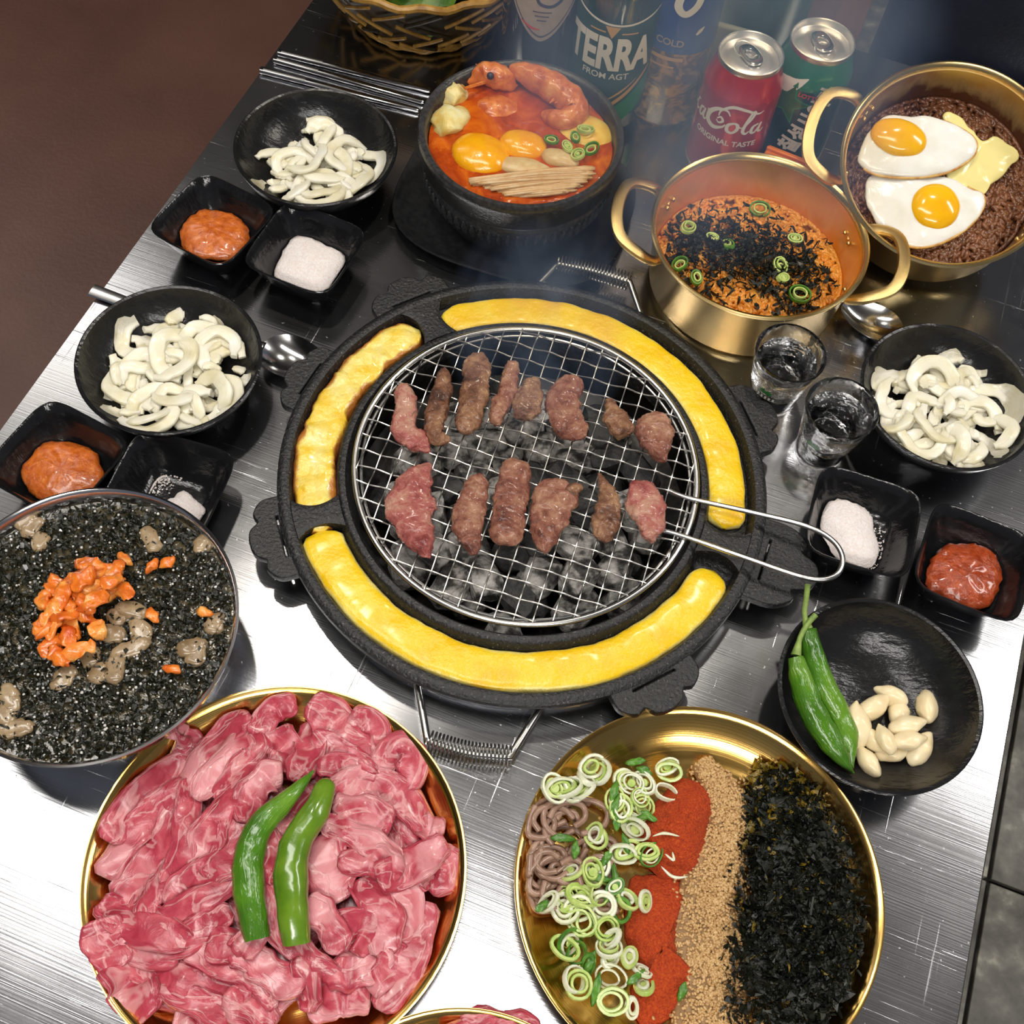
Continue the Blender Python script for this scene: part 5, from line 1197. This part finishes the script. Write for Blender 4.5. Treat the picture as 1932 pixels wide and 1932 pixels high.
for i in range(58):
    f = i / 57; p0 = (480 + 360 * f + re_.uniform(-30, 90), 1045 + 130 * f + re_.uniform(-16, 16)); p1 = (1465 - 180 * f * f + re_.uniform(-80, 10), 955 + 180 * f + re_.uniform(-14, 14)); md = ((p0[0] + p1[0]) / 2, (p0[1] + p1[1]) / 2 - 20 + 25 * f)
    hz = SZ + .0045 + re_.uniform(-.001, .003) - .0035 * f; c = sx(*md, hz)
    P_ = np.array([tuple(sx(*p0, hz - .003) - c), tuple(sx(*md, hz + .001) - c), tuple(sx(*p1, hz - .001) - c)])
    m = MB(); m.tube(catmull(P_, 16), np.r_[[.0013] * 14, .0016, .0008], 6); tag(m.build('enoki_stem', M['enoki'], None, c, smooth=180), 'tan enoki mushroom stem in the bundle at the near stew edge', 'mushroom', 'enoki stems in the stew')

# --- scallion rings
def ring_slice(c, rad, hgt, th, tilt, az, mats, label, group, inner=True, name='scallion_ring', seed=0):
    n = 18; a = np.linspace(0, 2 * pi, n, endpoint=False); rr = rad * (1 + .10 * np.array([noise.noise(Vector((cos(x), sin(x), seed * 2.2))) for x in a])); ec = .5 + .45 * random.random()
    P = np.c_[np.cos(a) * rr, np.sin(a) * rr * ec, np.zeros(n)]
    o = MB().tube(P, th / 2, 6, closed=True, up=(0, 0, 1), ry=hgt / 2, power=3).build(name, M[mats[0]], None, c, smooth=60)
    o.rotation_euler = (tilt * cos(az), tilt * sin(az), az); tag(o, label, 'scallion', group)
    if inner:
        q = .62 if inner is True else inner
        MB().tube(P * [q, q, 1] + [rad * .12 * random.uniform(-1, 1), rad * .1 * random.uniform(-1, 1), hgt * random.uniform(-.3, .3)], th / 2 * .9, 6, closed=True, up=(0, 0, 1), ry=hgt / 2 * .92, power=3).build('inner_layer', M[mats[1]], o, smooth=60)
        if random.random() < .3: MB().lathe([(.001, hgt * .35), (rad * .30, hgt * .35), (rad * .36, 0), (rad * .3, -hgt * .35), (.001, -hgt * .35)], 10).build('core', M['scallpale'], o)
    return o
for i, (x, y, rad) in enumerate(((1390, 660, .0068), (1435, 805, .0075), (1250, 790, .0065), (1130, 740, .0060), (1330, 850, .0055), (1310, 720, .006))):
    ring_slice(sx(x, y, SZ + .0075), rad, .003, .0016, rk.uniform(-.3, .3), i, ('scallgreen' if i % 2 else 'scallpale', 'scallpale'), 'green scallion ring floating on the right of the stew', 'scallion rings in the stew', seed=i)

# --- right brass plate
nx_ = lambda x, y, h: G(940 + x * .3934, 1320 + y * .3934, h)
rs = random.Random(31)
for i in range(34):
    x0, y0 = rs.uniform(200, 420), rs.uniform(470, 980); pts = []; an = rs.uniform(0, 2 * pi); ln = rs.uniform(55, 110)
    x, y = x0, y0
    for k in range(6):
        x = min(max(x, 150), 560); y = min(max(y, 480), 1010)
        d = math.hypot(nx_(x, y, .01).x - NPC[0], nx_(x, y, .01).y - NPC[1]); hz = .0055 + (i % 6) * .0018 + max(0, d - .083) * .42
        pts.append(nx_(x, y, hz)); x += cos(an) * ln; y += sin(an) * ln * .8; an += rs.uniform(.5, 1.3) * (1 if i % 2 else -1)
    c = sum(pts, Vector()) / len(pts); P_ = np.array([tuple(p - c) for p in pts])
    tag(MB().tube(catmull(P_, 40), .0021, 7).build('soba_noodle', M['soba'], None, c, smooth=180), 'brown soba noodle strand at the left of the brass plate', 'noodle', 'soba strands on the brass plate')
def np_z(x, y, z):
    q = nx_(x, y, z); d = math.hypot(q.x - NPC[0], q.y - NPC[1]); return z + max(0, d - .084) * .5
pos = [(270, 425), (295, 420), (330, 425), (365, 430), (400, 425), (450, 320), (480, 345), (430, 370), (600, 380), (640, 400), (700, 400), (810, 320), (820, 345), (680, 470), (660, 545), (690, 520), (640, 580), (805, 445), (460, 640), (470, 660), (345, 820), (470, 810), (455, 830), (600, 740), (620, 720), (710, 730), (735, 745), (490, 930), (500, 985), (240, 970), (320, 1000), (385, 1000), (420, 1075), (400, 1060), (345, 1165), (375, 1215), (320, 1190), (540, 1150), (530, 1190), (535, 1240), (365, 1340), (385, 1370), (430, 1270), (540, 1330), (690, 1300), (700, 1370), (630, 1235), (550, 1445), (640, 1480), (705, 965), (560, 900), (620, 960), (590, 1010), (520, 1100), (400, 940), (330, 960), (660, 620), (560, 480), (590, 520)]
SCL = 'pale green scallion ring strewn over the soba on the brass plate'; SCG = 'scallion rings on the brass plate'
for i, (x, y) in enumerate(pos):
    z = np_z(x, y, .0125 + rs.uniform(0, .006)); st = i < 8
    rad = rs.uniform(.0062, .0098) if not st else .0095
    mats = rs.choice([('scallwhite', 'scallpale'), ('scallpale', 'scallwhite'), ('scallwhite', 'scallwhite'), ('scallgreen', 'scallwhite'), ('scallpale', 'scallpale')]) if not st else ('scallwhite', 'scallpale')
    ring_slice(nx_(x, y, z), rad, rs.uniform(.0022, .0042), rs.uniform(.0013, .0030), rs.uniform(-.95, .95), rs.uniform(0, 6.28), mats, ('dark' if mats[0] == 'scallgreen' else 'pale') + (' green' if mats[0] != 'scallwhite' else ' white') + ' scallion ring strewn over the %s half of the soba' % ('far' if y < 760 else 'near'), SCG, inner=rs.choice([True, .55, .7, .68, False]), seed=i)
for i, (x, y, an, L) in enumerate([(660, 300, 20, .014), (700, 340, -15, .012), (555, 440, 80, .016), (560, 510, 75, .018), (565, 580, 95, .014), (690, 570, 35, .014), (520, 760, 60, .012), (610, 690, 110, .014), (370, 720, 90, .012), (310, 665, 5, .016), (500, 860, 0, .014), (540, 930, 60, .018), (470, 1110, 120, .015), (440, 1260, 70, .016), (470, 1390, 80, .02), (660, 1330, 45, .014), (560, 860, 100, .02), (210, 990, 40, .01), (720, 560, 150, .012), (880, 1400, 70, .012)]):
    z = np_z(x, y, .0165); c = nx_(x, y, z); d = Vector((cos(R(an)), sin(R(an)), 0)) * L / 2
    strip('scallion_shred', [c - d, c + Vector((0, 0, .0015)), c + d], [.0022, .0050, .0046, .0016], .0011, M['scallgreen'], 700 + i, 'dark green scallion shred strewn over the soba plate', 'scallion', 'scallion shreds on the brass plate', n=10, k=8, wob=.0006, curl=.002, twist=.6)
for i, pts in enumerate(([(740, 655), (800, 640), (870, 655)], [(780, 800), (840, 850), (910, 850)], [(800, 740), (840, 770), (835, 730)])):
    strip('scallion_shred', [nx_(x, y, .024) for x, y in pts], [.001, .0022, .001], .0012, M['scallwhite'], 740 + i, 'white scallion thread lying on the chili powder', 'scallion', 'scallion threads on the chili powder', n=12, k=6, wob=.0002)
def heapx(name, label, cat, poly, z, h, mat, seed, p=1.55, n=56, wob=.0016, ws=300):
    Q = catmull([tuple(nx_(x, y, z + h * .35)) for x, y in poly], n, closed=True)[:, :2]; c = Q.mean(0)
    return tag(dome(Q - c, h, 0, 12, p, True, wob, seed, ws).build(name, mat, None, (c[0], c[1], z), smooth=180), label, cat)
heapx('chili_powder_heap', 'bright red chili powder heap beside the scallions, farther one', 'chili powder', [(870, 365), (1000, 395), (1045, 490), (1015, 620), (1000, 730), (930, 850), (800, 850), (710, 780), (650, 660), (710, 540), (800, 440)], .0035, .021, M['chili'], 1)
heapx('chili_powder_heap', 'dark red chili powder heap under the scallions, nearer one', 'chili powder', [(640, 860), (790, 840), (900, 890), (880, 1000), (860, 1180), (890, 1270), (990, 1370), (880, 1500), (700, 1570), (640, 1420), (680, 1280), (610, 1110)], .0030, .013, M['chili'], 2)
# sesame band
spn = catmull([tuple(nx_(x, y, .006)) for x, y in ((970, 300), (1080, 470), (1105, 640), (1045, 800), (1015, 950), (1005, 1120), (1045, 1250), (1020, 1420), (1010, 1620))], 60)
wsp = np.interp(np.linspace(0, 1, 60), np.linspace(0, 1, 9), [90, 165, 180, 215, 250, 320, 290, 250, 290]) * .3934 / 2330
c = spn.mean(0); c[2] = 0; ok_ = np.hypot(spn[:, 0] - NPC[0], spn[:, 1] - NPC[1]) < .090
m = MB(); m.tube((spn - c)[ok_], wsp[ok_] / 2, 14, up=(0, 0, 1), ry=.0060); m.noise(200, .001, 3)
sb_ = tag(m.build('sesame_bed', M['sesamebed'], None, c, smooth=180), 'toasted sesame seed band between chili powder and seaweed', 'sesame', kind='stuff')
m = MB(); V, F = ICO[1]; V = V * [.0016, .0010, .0007]; gg = np.random.default_rng(6)
T_ = np.gradient(spn, axis=0); T_ /= np.linalg.norm(T_, axis=1)[:, None]; S_ = np.c_[T_[:, 1], -T_[:, 0], np.zeros(60)]
for i in range(4200):
    k = gg.integers(0, 59); t_ = gg.uniform(); v = np.clip(gg.normal(0, .55), -1.45, 1.45); p = spn[k] * (1 - t_) + spn[k + 1] * t_ + S_[k] * v * wsp[k] / 2
    p = np.array(p); dd_ = math.hypot(p[0] - NPC[0], p[1] - NPC[1])
    if dd_ > .100: continue
    p[2] = max(0, dd_ - .086) * .5 + (.006 + .0060 * math.sqrt(max(0, 1 - v * v)) if abs(v) < 1 else .0035 + gg.uniform(0, .004)) + gg.uniform(-.0002, .0010)
    q = np.array(Matrix.Rotation(gg.uniform(0, pi), 3, 'Z') @ Matrix.Rotation(gg.normal(0, .4), 3, 'Y')); m.add(V @ q.T + p, F)
tag(m.build('sesame_seeds', M['sesame'], None, smooth=180), 'loose toasted sesame seeds strewn over the band', 'sesame', kind='stuff')
# dry seaweed pile
spw = catmull([tuple(nx_(x, y, .010)) for x, y in ((1265, 330), (1330, 470), (1420, 680), (1450, 900), (1440, 1100), (1420, 1300), (1405, 1620))], 60)
wsw = np.interp(np.linspace(0, 1, 60), np.linspace(0, 1, 7), [60, 250, 450, 500, 510, 520, 500]) * .3934 / 2330
c = spw.mean(0); c[2] = 0
m = MB(); kb = [k for k in range(8, 60) if math.hypot(spw[k][0] - NPC[0], spw[k][1] - NPC[1]) < .086]; m.tube((spw - c)[kb], wsw[kb] / 2 * .80, 16, up=(0, 0, 1), ry=np.interp(np.linspace(0, 1, len(kb)), [0, .25, .85, 1], [.003, .012, .012, .004])); m.noise(75, .006, 9)
tag(m.build('seaweed_bed', M['nori'], None, c, smooth=180), 'black seaweed heap at the right of the brass plate', 'seaweed', kind='stuff')
Tw = np.gradient(spw, axis=0); Tw /= np.linalg.norm(Tw, axis=1)[:, None]; Sw = np.c_[Tw[:, 1], -Tw[:, 0], np.zeros(60)]
def pile(g, k0=0, k1=59, vs=.52):
    k = g.integers(k0, k1); v = np.clip(g.normal(0, vs), -1.12, 1.12); p = spw[k] + Sw[k] * v * wsw[k] / 2 + Tw[k] * g.uniform(-.003, .003)
    hh = np.interp(k, [0, 8, 20, 59], [.0, .003, .014, .015]); p = np.array(p); d = math.hypot(p[0] - NPC[0], p[1] - NPC[1])
    
    if d > .103: return pile(g, k0, k1, vs)
    p[2] = .008 + hh * math.sqrt(max(0, 1 - v * v)) + g.uniform(0, .003) + max(0, d - .085) * .4; return p, None
tag(flakes(5600, lambda g: pile(g, 5), (.0020, .0065), 15, .9).build('seaweed_flakes', M['nori'], None, smooth=0), 'crumbled dry black seaweed flakes on the brass plate', 'seaweed', kind='stuff')
tag(flakes(900, lambda g: pile(g, 4), (.006, .015), 18, .8, (.12, .4)).build('seaweed_shreds', M['nori'], None, smooth=0), 'longer black seaweed shreds over the heap on the brass plate', 'seaweed', kind='stuff')
tag(flakes(330, lambda g: pile(g, 0, 16, .6), (.003, .010), 16, .7).build('seaweed_fragments', M['noriamber'], None, smooth=0), 'thin amber seaweed fragments at the far tip of the heap', 'seaweed', kind='stuff')
tag(flakes(150, lambda g: pile(g, 12, 50, 1.0), (.003, .008), 17, .7).build('seaweed_scraps', M['noriamber'], None, smooth=0), 'thin amber seaweed scraps along the right edge of the heap', 'seaweed', kind='stuff')

# --- noodles in the gold pots
def noodles(n, rad, z, zamp, mat, seed, name, label, M4, wave=.0016, r0=.00135, ctr=(0, 0), wf=1050):
    g = np.random.default_rng(seed); m = MB()
    for i in range(n):
        r_ = rad * math.sqrt(g.uniform()) * .96; a = g.uniform(0, 2 * pi); x, y = r_ * cos(a) + ctr[0], r_ * sin(a) + ctr[1]; an = g.uniform(0, 2 * pi); k = 46; L = g.uniform(.025, .05); ku = g.normal(0, 40)
        s_ = np.linspace(0, L, k); th = an + ku * s_; px, py = x + np.cumsum(np.cos(th)) * L / k, y + np.cumsum(np.sin(th)) * L / k
        ph = g.uniform(0, 6); wv = np.sin(s_ * wf + ph) * wave; px = px - np.sin(th) * wv; py = py + np.cos(th) * wv
        rr = np.hypot(px, py); sc_ = np.minimum(1, rad / np.maximum(rr, 1e-6)); px, py = px * sc_, py * sc_
        pz = z + zamp * (1 - (np.hypot(px, py) / rad) ** 2) * g.uniform(.55, 1.0) + np.cos(s_ * wf + ph) * wave * .5
        m.tube(np.c_[px, py, pz], r0, 5)
    o = m.build(name, mat, None, smooth=180); o.matrix_world = M4
    return tag(o, label, 'noodles', kind='stuff')
PM1 = Matrix.Translation((POT1[0], POT1[1], 0))
MB().lathe([(.001, .026), (.05, .023), (.0785, .017)], 64).build('noodle_bed', M['noodle'], None, (POT1[0], POT1[1], 0)); tag(bpy.data.objects['noodle_bed'], 'orange sauce under the spicy noodles in the near gold pot', 'sauce', kind='stuff')
noodles(430, .0775, .023, .013, M['noodle'], 1, 'spicy_noodles', 'orange curly noodles in the near gold ramen pot', PM1, wave=.0021, r0=.0017, wf=850)
p1x = lambda x, y, h: G(1140 + x * .3106, 260 + y * .3106, h)
def nori1(g):
    t_ = g.uniform(); x = 430 + 830 * t_ + g.normal(0, 80); y = 640 + 260 * t_ + g.normal(0, 125); q = p1x(x, y, .028); d = math.hypot(q.x - POT1[0], q.y - POT1[1])
    if d > .074: return nori1(g)
    return (q.x, q.y, .0270 + .012 * (1 - (d / .076) ** 2) + g.uniform(0, .004)), None
tag(flakes(1700, nori1, (.003, .010), 25, .6, (.14, .45)).build('seaweed_shreds', M['nori'], None, smooth=0), 'black seaweed shreds heaped on the spicy noodles', 'seaweed', kind='stuff')
for i, (x, y, rad) in enumerate(((945, 432, .0085), (510, 545, .0075), (750, 645, .007), (1160, 610, .006), (460, 765, .007), (1070, 775, .007), (1190, 950, .0085), (1085, 850, .006), (560, 850, .0065), (660, 600, .005))):
    ring_slice(p1x(x, y, .040 if i else .036), rad, .0035, .0018, rk.uniform(-.5, .5), i, ('scallgreen' if i % 2 == 0 else 'scallpale', 'scallpale'), 'green scallion slice on the spicy noodles', 'scallion slices on the spicy noodles', seed=20 + i)

NO2 = noodles(480, .0770, .022, .010, M['noodledark'], 2, 'black_bean_noodles', 'dark brown curly noodles in the tilted gold pot', POT2M, wave=.0024, r0=.0019, wf=800)
o = MB().lathe([(.001, .026), (.05, .024), (.0785, .018)], 64).build('sauce_bed', M['noodledark'], None); o.matrix_world = POT2M; tag(o, 'dark sauce under the black bean noodles', 'sauce', kind='stuff')
INV2 = POT2M.inverted()
def pl2(x, y, zl):
    """photograph pixel -> pot coordinates on the level zl inside the tilted pot"""
    a = G(1280 + x * .3375, y * .3375, .2); e = Vector((0, 0, H)); A = INV2 @ e; B = INV2 @ a; t_ = (zl - A.z) / (B.z - A.z); return A + (B - A) * t_
def fried_egg(label, outline, yolk, yr, zl, seed, tilt=0.0):
    Q = catmull([tuple(pl2(x, y, zl)) for x, y in outline], 60, closed=True)[:, :2]; c = Q.mean(0)
    r = bpy.data.objects.new('fried_egg', None); COL.objects.link(r); r.matrix_world = POT2M @ Matrix.Translation((c[0], c[1], zl)); tag(r, label, 'egg')
    dome(Q - c, .0052, 0, 10, 3.2, True, .0014, seed, 60).build('egg_white', M['eggwhite'], r, smooth=180)
    yk = pl2(*yolk, zl + .006); V, F = ICO[4]; V = V.copy(); V[:, 2] = np.maximum(V[:, 2], -.2)
    m = MB(); m.add(V * [yr[0], yr[1], .0088] + [yk.x - c[0], yk.y - c[1], .0035], F); m.noise(60, .0006, seed); m.build('yolk', M['yolk'], r, smooth=180)
    e = np.c_[(Q - c) * .995, np.full(60, .0012)]; k = int(seed * 7) % 30
    MB().tube(np.concatenate([e[k:], e[:k]])[:34], .0011, 6).build('browned_edge', M['eggfringe'], r)
CH = [(1470, 650), (1560, 655), (1640, 720), (1700, 790), (1780, 770), (1900, 865), (1830, 960), (1740, 1040), (1690, 1090), (1560, 1070), (1500, 1000), (1540, 850)]
Q = catmull([tuple(pl2(x, y, .034)) for x, y in CH], 60, closed=True)[:, :2]; c = Q.mean(0)
m = dome(Q - c, .0030, 0, 8, 4, True, .0022, 5, 70); o = m.build('cheese_slice', M['cheddar'], None, smooth=180); o.matrix_world = POT2M @ Matrix.Translation((c[0], c[1], .034)); tag(o, 'pale yellow melted cheese slice between eggs and pot wall', 'cheese')
fried_egg('fried egg lying lower on the black noodles with round yolk', [(1075, 985), (1250, 985), (1480, 990), (1640, 1060), (1710, 1105), (1690, 1190), (1600, 1290), (1450, 1370), (1300, 1385), (1150, 1310), (1070, 1190), (1045, 1080)], (1440, 1150), (.0200, .0200), .036, 2)
fried_egg('fried egg with browned lacy edge lying across the upper pot', [(1000, 870), (1050, 750), (1170, 655), (1300, 648), (1450, 668), (1600, 735), (1665, 800), (1640, 885), (1500, 970), (1300, 1000), (1110, 985), (1020, 935)], (1235, 765), (.0235, .0165), .041, 3)
# ------------------------------------------------------------------ smoke drifting off the grate
def smoke():
    x = NT('grill_smoke'); t = x.t; t.nodes.remove(x.b); out = [n for n in t.nodes if n.type == 'OUTPUT_MATERIAL'][0]
    v = x.coord('Generated'); q = x.comp(v)
    n1 = x.noise(x.mapped(v, (2.6, 2.6, 1.3)), 1.6, 3, .55, .6)
    d = x.n('ShaderNodeVectorMath', operation='DISTANCE'); x.l(v, d.inputs[0]); d.inputs[1].default_value = (.5, .5, .5)
    fall = x.ramp(d.outputs['Value'], [(.18, (1, 1, 1)), (.50, (0, 0, 0))])
    dens = x.math('MULTIPLY', x.math('MULTIPLY', x.ramp(n1, [(.36, (0, 0, 0)), (.72, (1, 1, 1))]), fall), SMOKE)
    vs = x.n('ShaderNodeVolumeScatter'); vs.inputs['Color'].default_value = (.42, .60, 1.0, 1); vs.inputs['Anisotropy'].default_value = .1; x.l(dens, vs.inputs['Density'])
    x.l(vs.outputs[0], out.inputs['Volume']); return x.m
SMOKE = 13.0
V, F = ICO[3]
m = MB(); m.add(V * [.19, .22, .12], F)
o = m.build('smoke_haze', smoke(), None, (.10, .76, .165), smooth=180); tag(o, 'thin bluish smoke drifting over the stew and bottles', 'smoke', kind='stuff')
m = MB(); m.add(V * [.075, .10, .045], F)
o = m.build('smoke_haze', o.data.materials[0], None, (.005, .53, .085), smooth=180); tag(o, 'faint smoke wisp rising from the middle of the grate', 'smoke', kind='stuff')
